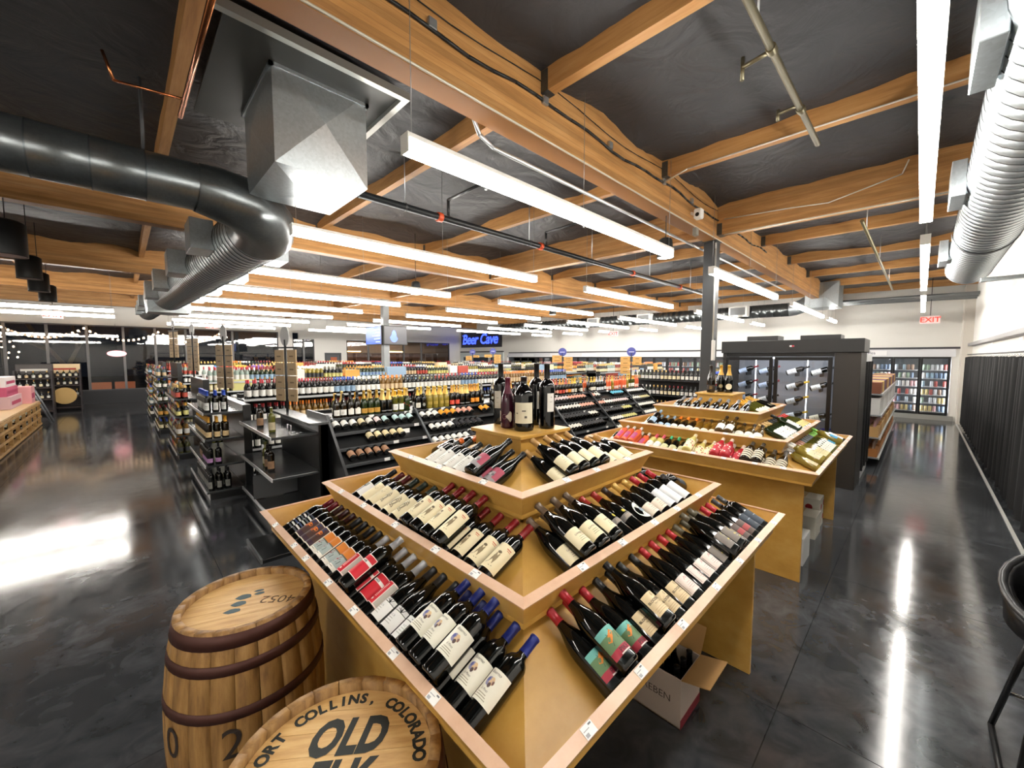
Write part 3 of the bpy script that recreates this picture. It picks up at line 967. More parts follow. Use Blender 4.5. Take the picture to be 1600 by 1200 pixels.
# name: (words for the label, bottle type, glass, capsule colour, capsule start, label builder)
D = {
    'blue': ('blue-capped red wine with cream portrait label', 'bordeaux', DARKG, '#1d2a78', 0.232, lab_blue),
    'tree': ('sloped red wine with black-branched white label', 'burgundy', DARKG, '#2b2d30', 0.238, lab_tree),
    'red': ('white-capped red wine with bright red label', 'bordeaux', DARKG, '#b9bcc2', 0.228, lab_red),
    'redstripe': ('white-capped red wine with ruled red label', 'bordeaux', DARKG, '#b9bcc2', 0.228, lab_redstripe),
    'lobster': ('black-capped red wine with orange-and-grey label', 'bordeaux', DARKG, '#17181a', 0.230, lab_lobster),
    'framed': ('dark-capped red wine with brown framed label', 'bordeaux', DARKG, '#33100f', 0.230, lab_framed),
    'barcode': ('red-capped red wine with grey patchwork label', 'bordeaux', DARKG, '#6d1220', 0.228, lab_barcode),
    'fork': ('black-capped red wine with fork label', 'bordeaux', DARKG, '#131416', 0.225, lab_fork),
    'faint': ('maroon-capped red wine with faintly drawn cream label', 'bordeaux', DARKG, '#5d1a1c', 0.230, lambda R: lab_scrib(R, 0)),
    'scrib': ('green-capped red wine with scribbled cream label', 'bordeaux', DARKG, '#26322b', 0.230, lambda R: lab_scrib(R, 1)),
    'cigar': ('red-capped red wine with cream sketch label', 'bordeaux', DARKG, '#7d1418', 0.230, lambda R: lab_scrib(R, 2)),
    'stag': ('black-capped red wine with pale small-animal label', 'bordeaux', DARKG, '#2c302f', 0.235, lab_stag),
    'pinkgrey': ('black sloped wine with pink-and-grey label', 'burgundy', DARKG, '#151516', 0.262, lab_pinkgrey),
    'tan': ('tan-capped red wine with plain cream label', 'burgundy', DARKG, '#a9824c', 0.236, lab_tan),
    'gamba': ('brown-capped red wine with lettered cream label', 'burgundy', DARKG, '#62503f', 0.236, lab_gamba),
    'star': ('red-capped wine with yellow star and grey label', 'burgundy', DARKG, '#9c2a22', 0.236, lab_star),
    'oval': ('dark-capped wine with large white oval label', 'burgundy', DARKG, '#2a1a10', 0.236, lab_oval),
    'gold': ('gold-capped wine with pinkish cream label', 'burgundy', DARKG, '#c9a456', 0.232, lab_gold),
    'white': ('red-capped wine with tall white label', 'bordeaux', DARKG, '#a81c2c', 0.232, lab_white),
    'pike': ('red-capped wine with green landscape label', 'burgundy', DARKG, '#9a1420', 0.240, lab_pike),
    'blood': ('black-capped wine with tan lettered label', 'burgundy', DARKG, '#0d0d0e', 0.246, lab_blood),
    'shoulder': ('red-capped wine with blush framed label', 'burgundy', DARKG, '#a51b20', 0.240, lab_ovalshoulder),
    'grey': ('olive-capped wine with grey gilded label', 'burgundy', DARKG, '#5c5644', 0.238, lab_grey),
    'redblock': ('red-capped wine with red-block dark label', 'bordeaux', DARKG, '#b01a2c', 0.232, lab_redblock),
    'darkblue': ('grey-capped wine with slate blue label', 'bordeaux', DARKG, '#3c3d40', 0.235, lab_darkblue),
    'orangetop': ('orange-capped dark bottle', 'bordeaux', DARKG, '#d96b28', 0.245, None),
    'mag': ('tall black bottle with narrow cream label', 'magnum', BLACKG, '#0d0d0e', 0.29, lab_mag),
    'magr': ('tall black bottle with narrow white label', 'magnum', BLACKG, '#0d0d0e', 0.29, lab_magr),
    'purple': ('purple wax-dipped bottle with clipped cream label', 'burgundy', C('#3a0f22', 0.15), '#57142c', 0.200, lab_purple),
    'squat': ('wide black bottle with large cream label', 'squat', BLACKG, '#1c1210', 0.272, lab_squat),
    # rear stand
    'whiteneck': ('white-capped green bottle with white label', 'bordeaux', GREENG, '#dfe0dc', 0.228, lambda R: lab_band(R, '#dcdcd4')),
    'rose': ('white-capped orange rose wine with pink label', 'bordeaux', ROSEG, '#e2e0da', 0.240, lambda R: lab_band(R, '#b03a72', 0.03, 0.14, 0.03)),
    'pinkcap': ('pink-capped wine with white label', 'bordeaux', PALEG, '#e0647c', 0.215, lambda R: lab_band(R, '#e6e2da', 0.02, 0.13, 0.05)),
    'greencap': ('mint-capped dark wine with pale label', 'bordeaux', DARKG, '#3fae7c', 0.236, lambda R: lab_band(R, '#c9c79a', 0.02, 0.11, 0.045)),
    'creamflower': ('cream bottle patterned with red petals', 'champagne', PALEG, '#e6dcc0', 0.236, lambda R: lab_flower(R, '#e9dcb4', ['#b03038', '#8a5a3a'])),
    'redflower': ('red bottle patterned with white petals', 'champagne', C('#a8202c', 0.15), '#e2cfc0', 0.236, lambda R: lab_flower(R, '#b02433', ['#ecdcd4', '#d8b8a8'])),
    'stripe': ('grey-necked bottle with cream banded label', 'champagne', BROWNG, '#4b4844', 0.215, lab_stripe),
    'bluecap': ('pale-blue-capped dark wine with bluish label', 'bordeaux', DARKG, '#8fa8bf', 0.234, lambda R: lab_band(R, '#a9c4dd', 0.02, 0.10, 0.045)),
    'orangecap': ('orange-capped amber wine with white label', 'burgundy', BROWNG, '#dd7a22', 0.234, lambda R: lab_band(R, '#e8e6de', 0.02, 0.09, 0.05)),
    'amber': ('dark-capped amber wine with small white label', 'burgundy', AMBERG, '#3b2a14', 0.236, lambda R: lab_band(R, '#e2dccb', 0.02, 0.07, 0.045)),
    'amberwhite': ('amber wine with broad white label', 'burgundy', C('#46330f', 0.08), '#2a1c10', 0.240, lambda R: lab_band(R, '#e9e6dc', 0.02, 0.105, 0.05)),
    'silver': ('silver-capped sparkling wine with silver-edged label', 'champagne', DARKG, '#6f7278', 0.225, lambda R: lab_band(R, '#9aa0a4', 0.02, 0.09, 0.02)),
    'yellowcap': ('yellow-capped olive wine with white label', 'bordeaux', OLIVEG, '#d59b22', 0.205, lambda R: lab_band(R, '#ece9dd', 0.025, 0.085, 0.045)),
    'tanlong': ('tan-capped green wine with tall white label', 'bordeaux', GREENG, '#c9a86a', 0.230, lambda R: lab_band(R, '#e8e8e4', 0.03, 0.15, 0.045)),
    'whitelong': ('black-capped green wine with white label', 'bordeaux', GREENG, '#1c1c1e', 0.230, lambda R: lab_band(R, '#dedfe2', 0.03, 0.14, 0.045)),
    'yellowlab': ('red-capped wine with pale yellow label', 'burgundy', OLIVEG, '#c22b2b', 0.238, lambda R: lab_band(R, '#dccb84', 0.03, 0.11, 0.05)),
    'clear': ('white-capped golden wine with cream label', 'bordeaux', GOLDG, '#dcd8d0', 0.236, lambda R: lab_band(R, '#e2d6b0', 0.03, 0.13, 0.045)),
    'brownclear': ('copper-capped golden wine with pale label', 'bordeaux', GOLDG, '#96604a', 0.236, lambda R: lab_band(R, '#d9cf9c', 0.03, 0.13, 0.045)),
    'greenwine': ('grey-capped green-gold wine with white label', 'bordeaux', OLIVEG, '#4c5256', 0.236, lambda R: lab_band(R, '#e6e4da', 0.03, 0.12, 0.045)),
    'bluelab': ('lime-capped wine with turquoise label', 'bordeaux', GOLDG, '#7ac043', 0.236, lambda R: lab_band(R, '#3a9ac4', 0.05, 0.12, 0.04)),
    'champbrown': ('dark brown sparkling wine with gold band', 'champagne', BROWNG, '#26201c', 0.225, lambda R: lab_band(R, '#2a1d12', 0.03, 0.09, 0.05, '#b3924a')),
    'champgold': ('gold-foiled sparkling wine with oval dark label', 'champagne', DARKG, '#c79a3c', 0.200, lambda R: Label(R).ell(0, 0.07, 0.024, 0.028, '#3c3426', 0.002).ell(0, 0.07, 0.018, 0.02, '#a59a72', 0.003)),
    'champround': ('gold-foiled sparkling wine with round cream label', 'champagne', DARKG, '#c79a3c', 0.200, lambda R: Label(R).ell(0, 0.07, 0.032, 0.034, '#dcd4b8', 0.003, 22)),
    # champagne row on the sloped rack
    'r_white': ('dark bottle with white label', 'burgundy', BROWNG, '#17181a', 0.236, lambda R: lab_band(R, '#dcdad4', 0.03, 0.10, 0.045)),
    'r_shield': ('dark bottle with wide white shield label', 'champagne', BROWNG, '#1c1d20', 0.236, lambda R: Label(R).rect(-0.04, 0.04, 0.03, 0.10, '#e4e0d6').ell(0, 0.1, 0.02, 0.015, '#e4e0d6')),
    'r_greengold': ('green bottle with amber-gold label', 'champagne', GREENG, '#a8842e', 0.215, lambda R: lab_band(R, '#b98a34', 0.03, 0.09, 0.05, '#7a5a1e')),
    'r_goldfoil': ('black bottle with long gold foil', 'champagne', DARKG, '#d9b96a', 0.180, lambda R: Label(R).rect(-0.04, 0.04, 0.03, 0.04, '#9a9a9a')),
    'r_yellow': ('yellow-capped green wine with white label', 'bordeaux', OLIVEG, '#dba52c', 0.210, lambda R: lab_band(R, '#eceae2', 0.03, 0.11, 0.045)),
    'r_redsash': ('dark bottle with red diagonal sash', 'champagne', GREENG, '#c9a456', 0.215, lambda R: Label(R).poly([(-0.04, 0.10), (0.04, 0.06), (0.04, 0.085), (-0.04, 0.125)], '#c0392b', 0.003)),
    'r_clear': ('clear golden bottle with gold foil', 'champagne', GOLDG, '#d9b352', 0.195, lambda R: lab_band(R, '#a88f3a', 0.06, 0.10, 0.03, '#6a5a20')),
    'r_redlab': ('gold-foiled bottle with red label', 'champagne', DARKG, '#d09a4a', 0.205, lambda R: lab_band(R, '#c9402e', 0.03, 0.095, 0.045, '#e08a70')),
    'r_orange': ('gold-foiled bottle with orange label', 'champagne', DARKG, '#d2953c', 0.205, lambda R: lab_band(R, '#e08a20', 0.035, 0.10, 0.045, '#f0b060')),
    'r_cream': ('gold-foiled bottle with cream label', 'champagne', DARKG, '#dcb348', 0.205, lambda R: lab_band(R, '#dcd8c8', 0.03, 0.10, 0.042)),
    'r_crest': ('dark bottle with grey crest label', 'champagne', DARKG, '#8b8a80', 0.225, lambda R: Label(R).ell(0, 0.07, 0.02, 0.024, '#8a8a80', 0.003)),
    'r_pinkround': ('dark bottle with round pink label', 'champagne', BROWNG, '#b5564c', 0.205, lambda R: Label(R).ell(0, 0.07, 0.03, 0.032, '#dc9a84', 0.003)),
    'r_rose': ('pink-orange rose bottle with white label', 'bordeaux', ROSEG, '#d98a5a', 0.230, lambda R: lab_band(R, '#ead9cc', 0.02, 0.08, 0.04)),
    'r_silver': ('black bottle with silver foil and white label', 'champagne', DARKG, '#b4b6ba', 0.205, lambda R: lab_band(R, '#d2d4d6', 0.02, 0.085, 0.045)),
    # end displays
    'e_tanlab': ('dark bottle with brown-tan label', 'bordeaux', BROWNG, '#17120e', 0.236, lambda R: lab_band(R, '#8a6a4e', 0.03, 0.12, 0.045, '#5a4230')),
    'e_white': ('golden-green bottle with grey-tan label', 'bordeaux', OLIVEG, '#5a5a2c', 0.236, lambda R: lab_band(R, '#a3977a', 0.03, 0.12, 0.045, '#6a604a')),
    'e_blue': ('blue-capped dark bottle with black-and-white label', 'bordeaux', DARKG, '#2647a8', 0.225, lambda R: lab_band(R, '#cfd0cc', 0.03, 0.13, 0.03, '#3a3a3a')),
    'e_gold': ('yellow-capped dark bottle with cream label', 'bordeaux', BROWNG, '#c08a28', 0.218, lambda R: lab_band(R, '#d3b787', 0.02, 0.09, 0.05, '#8a6a3a')),
    'e_purple': ('dark bottle with mauve label', 'bordeaux', DARKG, '#1c1c1f', 0.236, lambda R: lab_band(R, '#b184b4', 0.03, 0.085, 0.045, '#7d5a80')),
    'e_dark': ('dark bottle with grey printed label', 'bordeaux', DARKG, '#141416', 0.236, lambda R: lab_band(R, '#85857f', 0.03, 0.12, 0.03, '#3a3a38')),
}
_bm = {}


def bottle_meshes(key):
    if key in _bm:
        return _bm[key]
    desc, typ, glass, cap, cz, lab = D[key]
    pr = PROF[typ]
    gm = MB().lathe(pr, 22, 0, None, True, False, True).mesh('glass_' + key, glass)
    top = pr[-1][1]
    zs = [cz] + [z for r, z in pr if cz < z < top] + [top]
    cp = [(rad(pr, z) + 0.0009, z) for z in zs]
    if typ == 'champagne':
        cp += [(0.0178, top), (0.0178, top + 0.010), (0.013, top + 0.018), (0.0, top + 0.020)]
    else:
        cp = cp[:-1] + [(cp[-1][0], top - 0.009), (cp[-1][0] + 0.0012, top - 0.008), (cp[-1][0] + 0.0012, top), (cp[-1][0] - 0.002, top + 0.002), (0.0, top + 0.002)]
    cm = MB().lathe(cp, 18, 0).mesh('capsule_' + key, C(cap, 0.3, 0.15))
    lm = None
    if lab:
        l = lab(pr[4][0])
        lm = l.mb.mesh('label_' + key, l.mats)
    _bm[key] = (gm, cm, lm)
    return _bm[key]


def bottle(key, M, label, group, cat='wine bottle', name='wine_bottle'):
    gm, cm, lm = bottle_meshes(key)
    t = thing(name, label, cat, M=M, group=group)
    put('glass_body', gm, t)
    put('capsule', cm, t)
    if lm:
        put('label_print', lm, t)
    return t


def stand_matrix(p, rz):
    return Matrix.Translation(p) @ Matrix.Rotation(rz, 4, 'Z')


def axes(x, y, z, p):
    m = Matrix((x, y, z)).transposed().to_4x4()
    m.translation = p
    return m


# ================================================================ the two tiered wine stands
TH = math.radians(24)
TIERS = [(1.10, 1.02), (0.83, 1.20), (0.545, 1.39)]
LH = 0.100
SIDES = {'L': Vector((-1, 0, 0)), 'R': Vector((0, -1, 0)), 'B': Vector((1, 0, 0)), 'F': Vector((0, 1, 0))}


def wine_stand(cu, cv, label):
    t = thing('wine_stand', label, 'display stand', (cu, cv, 0))
    H = 1.10
    # two full-depth end panels with a stretcher, hollow below
    for x0, x1 in ((-H + 0.22, -H + 0.245), (H - 0.085, H - 0.06)):
        MB().bbox(x0, x1, -H + 0.12, H - 0.12, 0, 0.935, 0.002).build('end_panel', BIRCH, t)
    MB().bbox(-H + 0.245, H - 0.085, -0.012, 0.012, 0.05, 0.905, 0.002).build('centre_panel', BIRCH, t)
    MB().box(-H + 0.22, H - 0.06, -H + 0.12, H - 0.12, 0.906, 0.924).build('underside_board', BIRCH, t)
    for ti, (a, z) in enumerate(TIERS):
        off_i, off_z = LH * math.sin(TH), LH * math.cos(TH)
        o1 = a - off_i
        zt = z - off_z
        nxt = (TIERS[ti + 1][0] - LH * math.sin(TH) - 0.030) if ti < 2 else 0.185
        o2 = nxt
        z2 = zt + (o1 - o2) * math.tan(TH)
        tk = 0.018
        for sd, n in SIDES.items():
            tn = Vector((-n.y, n.x, 0))
            up = Vector((0, 0, 1))

            def P(out, along, zz):
                return n * out + tn * along + up * zz
            # sloping tray
            MB().prism([P(o1, -o1, zt), P(o1, o1, zt), P(o2, o2, z2), P(o2, -o2, z2)], (0, 0, -tk)).build('tray_panel', BIRCH, t)
            if ti < 2:
                zu = TIERS[ti + 1][1] - LH * math.cos(TH)
                MB().prism([P(o2, -o2, z2 - 0.02), P(o2, o2, z2 - 0.02), P(o2, o2, zu), P(o2, -o2, zu)], tuple(-n * 0.012)).build('riser_board', BIRCH, t)
            # front lip, leaning out square to the tray, mitred at the corners
            mdir = n * math.sin(TH) + up * math.cos(TH)
            sdir = -n * math.cos(TH) + up * math.sin(TH)
            w_ = 0.019
            bot = -0.030

            def lipq(dm, ds):
                p = P(o1, 0, zt) + mdir * dm + sdir * ds
                out = p.dot(n)
                return p, out
            pts = []
            for dm, ds in ((bot, 0), (LH, 0), (LH, w_), (bot, w_)):
                p, out = lipq(dm, ds)
                pts.append((p - tn * out, p + tn * out))
            vs = [q[0] for q in pts] + [q[1] for q in pts]
            MB().add(vs, [(0, 1, 5, 4), (1, 2, 6, 5), (2, 3, 7, 6), (3, 0, 4, 7), (0, 3, 2, 1), (4, 5, 6, 7)]).build('lip_board', BIRCH, t)
            pts = []
            for dm, ds in ((LH, -0.006), (LH + 0.007, -0.006), (LH + 0.007, 0.026), (LH, 0.026)):
                p, out = lipq(dm, ds)
                pts.append((p - tn * out, p + tn * out))
            vs = [q[0] for q in pts] + [q[1] for q in pts]
            rail = MB().add(vs, [(0, 1, 5, 4), (1, 2, 6, 5), (2, 3, 7, 6), (3, 0, 4, 7), (0, 3, 2, 1), (4, 5, 6, 7)]).build('label_rail', BIRCH_EDGE, t)
            if sd in 'LR':
                k = 0
                x = -a + 0.22 + random.uniform(0, 0.1)
                while x < a - 0.15:
                    p, out = lipq(LH + 0.0075, 0.010)
                    q0 = p + tn * x
                    M = axes(tn, -sdir, mdir, q0)
                    tg = MB().box(-0.021, 0.021, -0.013, 0.015, 0, 0.0012, 0, M)
                    tg.box(-0.018, -0.006, 0.004, 0.012, 0.0013, 0.0016, 2, M).box(-0.018, 0.004, -0.003, -0.001, 0.0013, 0.0016, 2, M).box(0.006, 0.017, -0.010, -0.006, 0.0013, 0.0016, 1, M)
                    tg.build('price_tag', [PAPER, C('#6f6f74', 0.6), C('#a9a9ad', 0.6)], rail)
                    k += 1
                    x += random.uniform(0.17, 0.34)
    # crowning box with overhanging top
    MB().bbox(-0.186, 0.186, -0.186, 0.186, 1.40, 1.522, 0.002).build('plinth_box', BIRCH, t)
    MB().bbox(-0.207, 0.207, -0.207, 0.207, 1.52, 1.54, 0.003).build('top_board', BIRCH, t)
    return t


ST1 = (1.655, 1.625)
ST2 = (4.985, 1.625)
wine_stand(ST1[0], ST1[1], 'birch plywood tiered wine stand nearest, beside the two oak barrels')
wine_stand(ST2[0], ST2[1], 'birch plywood tiered wine stand farther off, before the black wine cabinet')


def tray_fill(st, sn, ti, side, w0, w1, runs, cat='wine bottle'):
    """lay bottles on one tray from the coordinate w0 to w1 (w0 nearest the front corner); runs of (design, lower, upper)"""
    n = SIDES[side]
    tn = Vector((-n.y, n.x, 0))
    a, z = TIERS[ti]
    off_i, off_z = LH * math.sin(TH), LH * math.cos(TH)
    mdir = n * math.sin(TH) + Vector((0, 0, 1)) * math.cos(TH)
    sdir = -n * math.cos(TH) + Vector((0, 0, 1)) * math.sin(TH)
    ctr = Vector((st[0], st[1], 0))
    total = sum(r[1] for r in runs)
    step = (w1 - w0) / max(total - 1, 1)
    k = 0
    tname = ['bottom', 'middle', 'top'][ti] + ' ' + {'L': 'left', 'R': 'right', 'F': 'rear', 'B': 'far'}[side] + ' tray'
    for key, nl, nu_ in runs:
        R = PROF[D[key][1]][4][0]
        for i in range(nl + nu_):
            upper = i >= nl
            if upper:
                w_ = w0 + step * (k - nl + (i - nl) + 0.5 + (nl - nu_ - 0.5 if side == 'L' else 0))
                lift = R + 0.058
                back = 0.012
            else:
                w_ = w0 + step * k
                lift = R + 0.001
                back = 0.0
                k += 1
            al = (w_ - st[1]) if side in 'LB' else (w_ - st[0])
            base = ctr + n * (a - off_i) + Vector((0, 0, z - off_z))
            ax = Vector((0, 1, 0)) if side in 'LB' else Vector((1, 0, 0))
            p = base + ax * al + mdir * lift + sdir * (0.0225 + back)
            roll = random.uniform(-0.25, 0.25)
            yaw = random.uniform(-0.025, 0.025)
            zax = (sdir + ax * yaw).normalized()
            yl = -mdir
            yl = (yl - zax * yl.dot(zax)).normalized()
            xl = yl.cross(zax).normalized()
            M = axes(xl, yl, zax, p) @ Matrix.Rotation(roll, 4, 'Z')
            which = ('stacked ' + ORD[i - nl]) if upper else ORD[k - 1]
            lab = '%s, %s from corner, %s, %s stand' % (D[key][0], which, tname, sn)
            bottle(key, M, lab, 'bottles on the tiered wine stands', cat)


fr_ = 'near'
tray_fill(ST1, fr_, 0, 'L', 0.79, 2.43, [('blue', 5, 3), ('tree', 3, 0), ('redstripe', 1, 0), ('red', 2, 1), ('redstripe', 2, 0), ('lobster', 4, 0), ('framed', 3, 0), ('barcode', 2, 0)])
tray_fill(ST1, fr_, 0, 'R', 0.99, 2.58, [('pike', 3, 1), ('blood', 4, 1), ('shoulder', 4, 0), ('grey', 4, 2), ('redblock', 2, 0), ('darkblue', 2, 0)])
tray_fill(ST1, fr_, 1, 'L', 1.06, 2.16, [('cigar', 7, 4), ('scrib', 4, 0), ('faint', 2, 0), ('fork', 1, 0)])
tray_fill(ST1, fr_, 1, 'R', 1.17, 2.20, [('gamba', 4, 3), ('star', 2, 0), ('oval', 1, 0), ('gold', 2, 0), ('white', 3, 0)])
tray_fill(ST1, fr_, 2, 'L', 1.37, 1.88, [('pinkgrey', 2, 1), ('stag', 5, 0)])
tray_fill(ST1, fr_, 2, 'R', 1.45, 2.07, [('tan', 8, 4)])
tray_fill(ST1, fr_, 2, 'F', 1.40, 1.95, [('orangetop', 5, 0)])
tray_fill(ST1, fr_, 1, 'B', 1.0, 1.7, [('darkblue', 5, 0)])
tray_fill(ST2, 'far', 0, 'L', 0.80, 2.43, [('stripe', 4, 2), ('redflower', 3, 2), ('creamflower', 3, 1), ('greencap', 3, 0), ('pinkcap', 2, 0), ('rose', 4, 3), ('whiteneck', 1, 0)])
tray_fill(ST2, 'far', 1, 'L', 1.05, 2.16, [('amberwhite', 5, 2), ('amber', 3, 0), ('orangecap', 3, 0), ('bluecap', 3, 1), ('whiteneck', 1, 0)])
tray_fill(ST2, 'far', 2, 'L', 1.26, 1.95, [('silver', 8, 0)], 'sparkling wine')
tray_fill(ST2, 'far', 0, 'R', 4.30, 5.90, [('clear', 4, 2), ('brownclear', 4, 0), ('greenwine', 5, 0), ('bluelab', 3, 1), ('whitelong', 3, 0)])
tray_fill(ST2, 'far', 1, 'R', 4.52, 5.55, [('tanlong', 4, 0), ('whitelong', 4, 1), ('yellowlab', 4, 0)])
tray_fill(ST2, 'far', 2, 'R', 4.78, 5.30, [('yellowcap', 4, 0), ('champgold', 2, 0)])
RZ = math.radians(-45)
for key, u, v in (('mag', 1.66, 1.80), ('purple', 1.59, 1.665), ('squat', 1.60, 1.545), ('magr', 1.745, 1.50), ('magr', 1.80, 1.63)):
    p = Vector((u, v, 1.5402))
    r = math.atan2(-p.y, -p.x) + math.pi / 2 + (0.55 if key == 'magr' else -0.45 if key in ('mag', 'purple') else 0)
    lab = D[key][0] + ' on top of the near wine stand'
    if key == 'magr':
        lab = D[key][0] + (', right-hand, on top of near stand' if v < 1.56 else ', partly hidden behind, atop near stand')
    bottle(key, stand_matrix(p, r), lab, 'bottles crowning the near stand')
for key, u, v in (('champbrown', 4.90, 1.70), ('champgold', 5.06, 1.645), ('champround', 5.02, 1.545)):
    p = Vector((u, v, 1.5402))
    bottle(key, stand_matrix(p, math.atan2(-p.y, -p.x) + math.pi / 2), D[key][0] + ' on top of the far wine stand', 'bottles crowning the far stand', 'sparkling wine')


# ================================================================ oak barrels
def barrel(cu, cv, hh, R0, RB, label, rot, lettering):
    t = thing('oak_barrel', label, 'barrel', (cu, cv, 0), rotz=rot)
    n = 22
    prof = []
    for k in range(11):
        s_ = k / 10
        prof.append((R0 + (RB - R0) * (1 - (2 * s_ - 1) ** 2), hh * s_))
    me = MB()
    da = 2 * math.pi / n * 0.485
    vs = []
    for r, z in prof:
        for rr_, aa in ((r, -da), (r + 0.001, 0), (r, da), (r - 0.026, da), (r - 0.026, -da)):
            vs.append((rr_ * math.cos(aa), rr_ * math.sin(aa), z))
    fs = []
    for i in range(10):
        for k in range(5):
            k2 = (k + 1) % 5
            fs.append((i * 5 + k, i * 5 + k2, (i + 1) * 5 + k2, (i + 1) * 5 + k))
    fs += [(0, 1, 2, 3, 4), (54, 53, 52, 51, 50)]
    sm = me.add(vs, fs, 0, True).mesh('stave', BARRELWOOD)
    for k in range(n):
        put('stave', sm, t, None, (0, 0, 2 * math.pi * k / n))

    def rz_(z):
        s_ = z / hh
        return R0 + (RB - R0) * (1 - (2 * s_ - 1) ** 2)
    HOOP = C('#4a2a22', 0.55, 0.45)
    for z0, z1 in ((0.005, 0.055), (0.115, 0.155), (0.285, 0.325), (hh - 0.325, hh - 0.285), (hh - 0.155, hh - 0.115), (hh - 0.060, hh - 0.008)):
        MB().lathe([(rz_(z0) + 0.001, z0), (rz_(z0) + 0.0035, z0), (rz_(z1) + 0.0035, z1), (rz_(z1) + 0.001, z1)], 44, 0).build('hoop', HOOP, t)
    # head boards set below the chime
    hz = hh - 0.028
    Rh = R0 - 0.024
    nb = 7
    for k in range(nb):
        y0 = -Rh + 2 * Rh * k / nb + 0.0006
        y1 = -Rh + 2 * Rh * (k + 1) / nb - 0.0006
        ys = [y0 + (y1 - y0) * i / 5 for i in range(6)]
        top = [(math.sqrt(max(Rh * Rh - y * y, 0)), y, hz) for y in ys] + [(-math.sqrt(max(Rh * Rh - y * y, 0)), y, hz) for y in reversed(ys)]
        MB().prism(top, (0, 0, -0.02)).build('head_board', HEADWOOD, t)
    lettering(t, hz, Rh, rz_)
    return t


STENCIL = C('#1f2320', 0.7)
FADED = C('#46585c', 0.75)


def let_front(t, hz, Rh, rz_):
    """FORT COLLINS, COLORADO round the top, OLD ELK across (local +y is up the text)"""
    body = 'FORT COLLINS, COLORADO'
    n = len(body)
    for i, ch in enumerate(body):
        if ch == ' ':
            continue
        vs, fs = textmesh(ch, 0.047, bold=0.0022)
        th = math.radians(90 + 88 - 176 * i / (n - 1))
        rr_ = Rh * 0.80
        M = Matrix.Translation((rr_ * math.cos(th), rr_ * math.sin(th), hz + 0.0008)) @ Matrix.Rotation(th - math.pi / 2, 4, 'Z')
        MB().add([M @ Vector((p.x * 0.9, p.y, 0)) for p in vs], fs).build('stencil_letter', STENCIL, t)
    for body, y in (('OLD', 0.035), ('ELK', -0.088), ):
        vs, fs = textmesh(body, 0.145, 1.05, bold=0.007)
        MB().add([(p.x * 0.66 + 0.16 * p.y, p.y + y, hz + 0.0009) for p in vs], fs).build('stencil_word', STENCIL, t)


def let_back(t, hz, Rh, rz_):
    vs, fs = textmesh('4052', 0.075)
    M = Matrix.Translation((0.13, -0.01, hz + 0.0008)) @ Matrix.Rotation(math.radians(160), 4, 'Z')
    MB().add([M @ p for p in vs], fs).build('scrawled_number', C('#5a4326', 0.7), t)
    st = MB()
    for x, y, a, bq in ((-0.02, 0.045, 0.03, 0.022), (-0.03, -0.005, 0.028, 0.02), (-0.045, -0.055, 0.03, 0.018), (0.04, 0.05, 0.02, 0.012), (0.035, 0.075, 0.02, 0.01)):
        st.add([(x + a * math.cos(k * 0.63) * (1 + 0.2 * math.sin(k * 3)), y + bq * math.sin(k * 0.63), hz + 0.0007) for k in range(10)], [tuple(range(10))])
    st.build('ink_stamp', FADED, t)
    for a0, z0, body in ((math.radians(-20 - 112 + 40), 0.43, '2'), (math.radians(-20 - 158 + 40), 0.43, '0'),):
        vs, fs = textmesh(body, 0.17)
        MB().add([((rz_(z0 + p.y) + 0.003) * math.cos(a0 + p.x / 0.3), (rz_(z0 + p.y) + 0.003) * math.sin(a0 + p.x / 0.3), z0 + p.y) for p in vs], fs).build('scrawled_number', C('#2c2018', 0.7), t)


barrel(0.345, 2.03, 0.90, 0.252, 0.298, 'upright oak barrel standing farther back beside the near wine stand', math.radians(-20), let_back)
barrel(0.35, 1.005, 0.92, 0.262, 0.305, 'upright oak barrel stencilled OLD ELK at the bottom edge', math.radians(-38), let_front)

# ================================================================ low-detail bottles for distant shelves
PAL_G = ['#0a0b0a', '#120c06', '#1c2a10', '#3a3a12', '#6a4a12', '#8a7a30', '#7d2a20', '#4a5a60', '#8a9a90', '#0a0b0a']
PAL_C = ['#141416', '#7d1418', '#c9a456', '#d9d8d2', '#2647a8', '#26322b', '#c08a28', '#a81c2c', '#dd7a22', '#5c5644']
PAL_L = ['#e4e1d8', '#e6d9b4', '#d8d6d0', '#c9b08a', '#b04a3a', '#e9e6de', '#d9a04a', '#8fa8bf', '#3a3a3c', '#c9c27a']
STUFFM = [C(c, 0.12) for c in PAL_G] + [C(c, 0.35) for c in PAL_C] + [C(c, 0.5) for c in PAL_L]


def lowbottle(mb, p, h=0.30, r=0.038, g=0, c=0, l=0, seg=8, M=None):
    pr = [(r, 0), (r, 0.12 * h), (r, 0.45 * h), (r, 0.6 * h), (0.42 * r, 0.78 * h), (0.4 * r, 0.8 * h), (0.4 * r, h), (0.0, h)]
    mb.lathe(pr, seg, 0, M if M is not None else Matrix.Translation(p), True, False, False, [g, 20 + l, g, g, g, 10 + c, 10 + c])


def lowbox(mb, x, y, z, sx, sy, sz, l):
    mb.box(x, x + sx, y, y + sy, z, z + sz, 20 + l)


far = MB()     # everything too small and too many to count one by one
SHBLACK = C('#111213', 0.35)
SHGREY = C('#45474a', 0.4, 0.3)
SHTOP = C('#3c3e40', 0.22, 0.2)
TAGM = C('#dededb', 0.5)

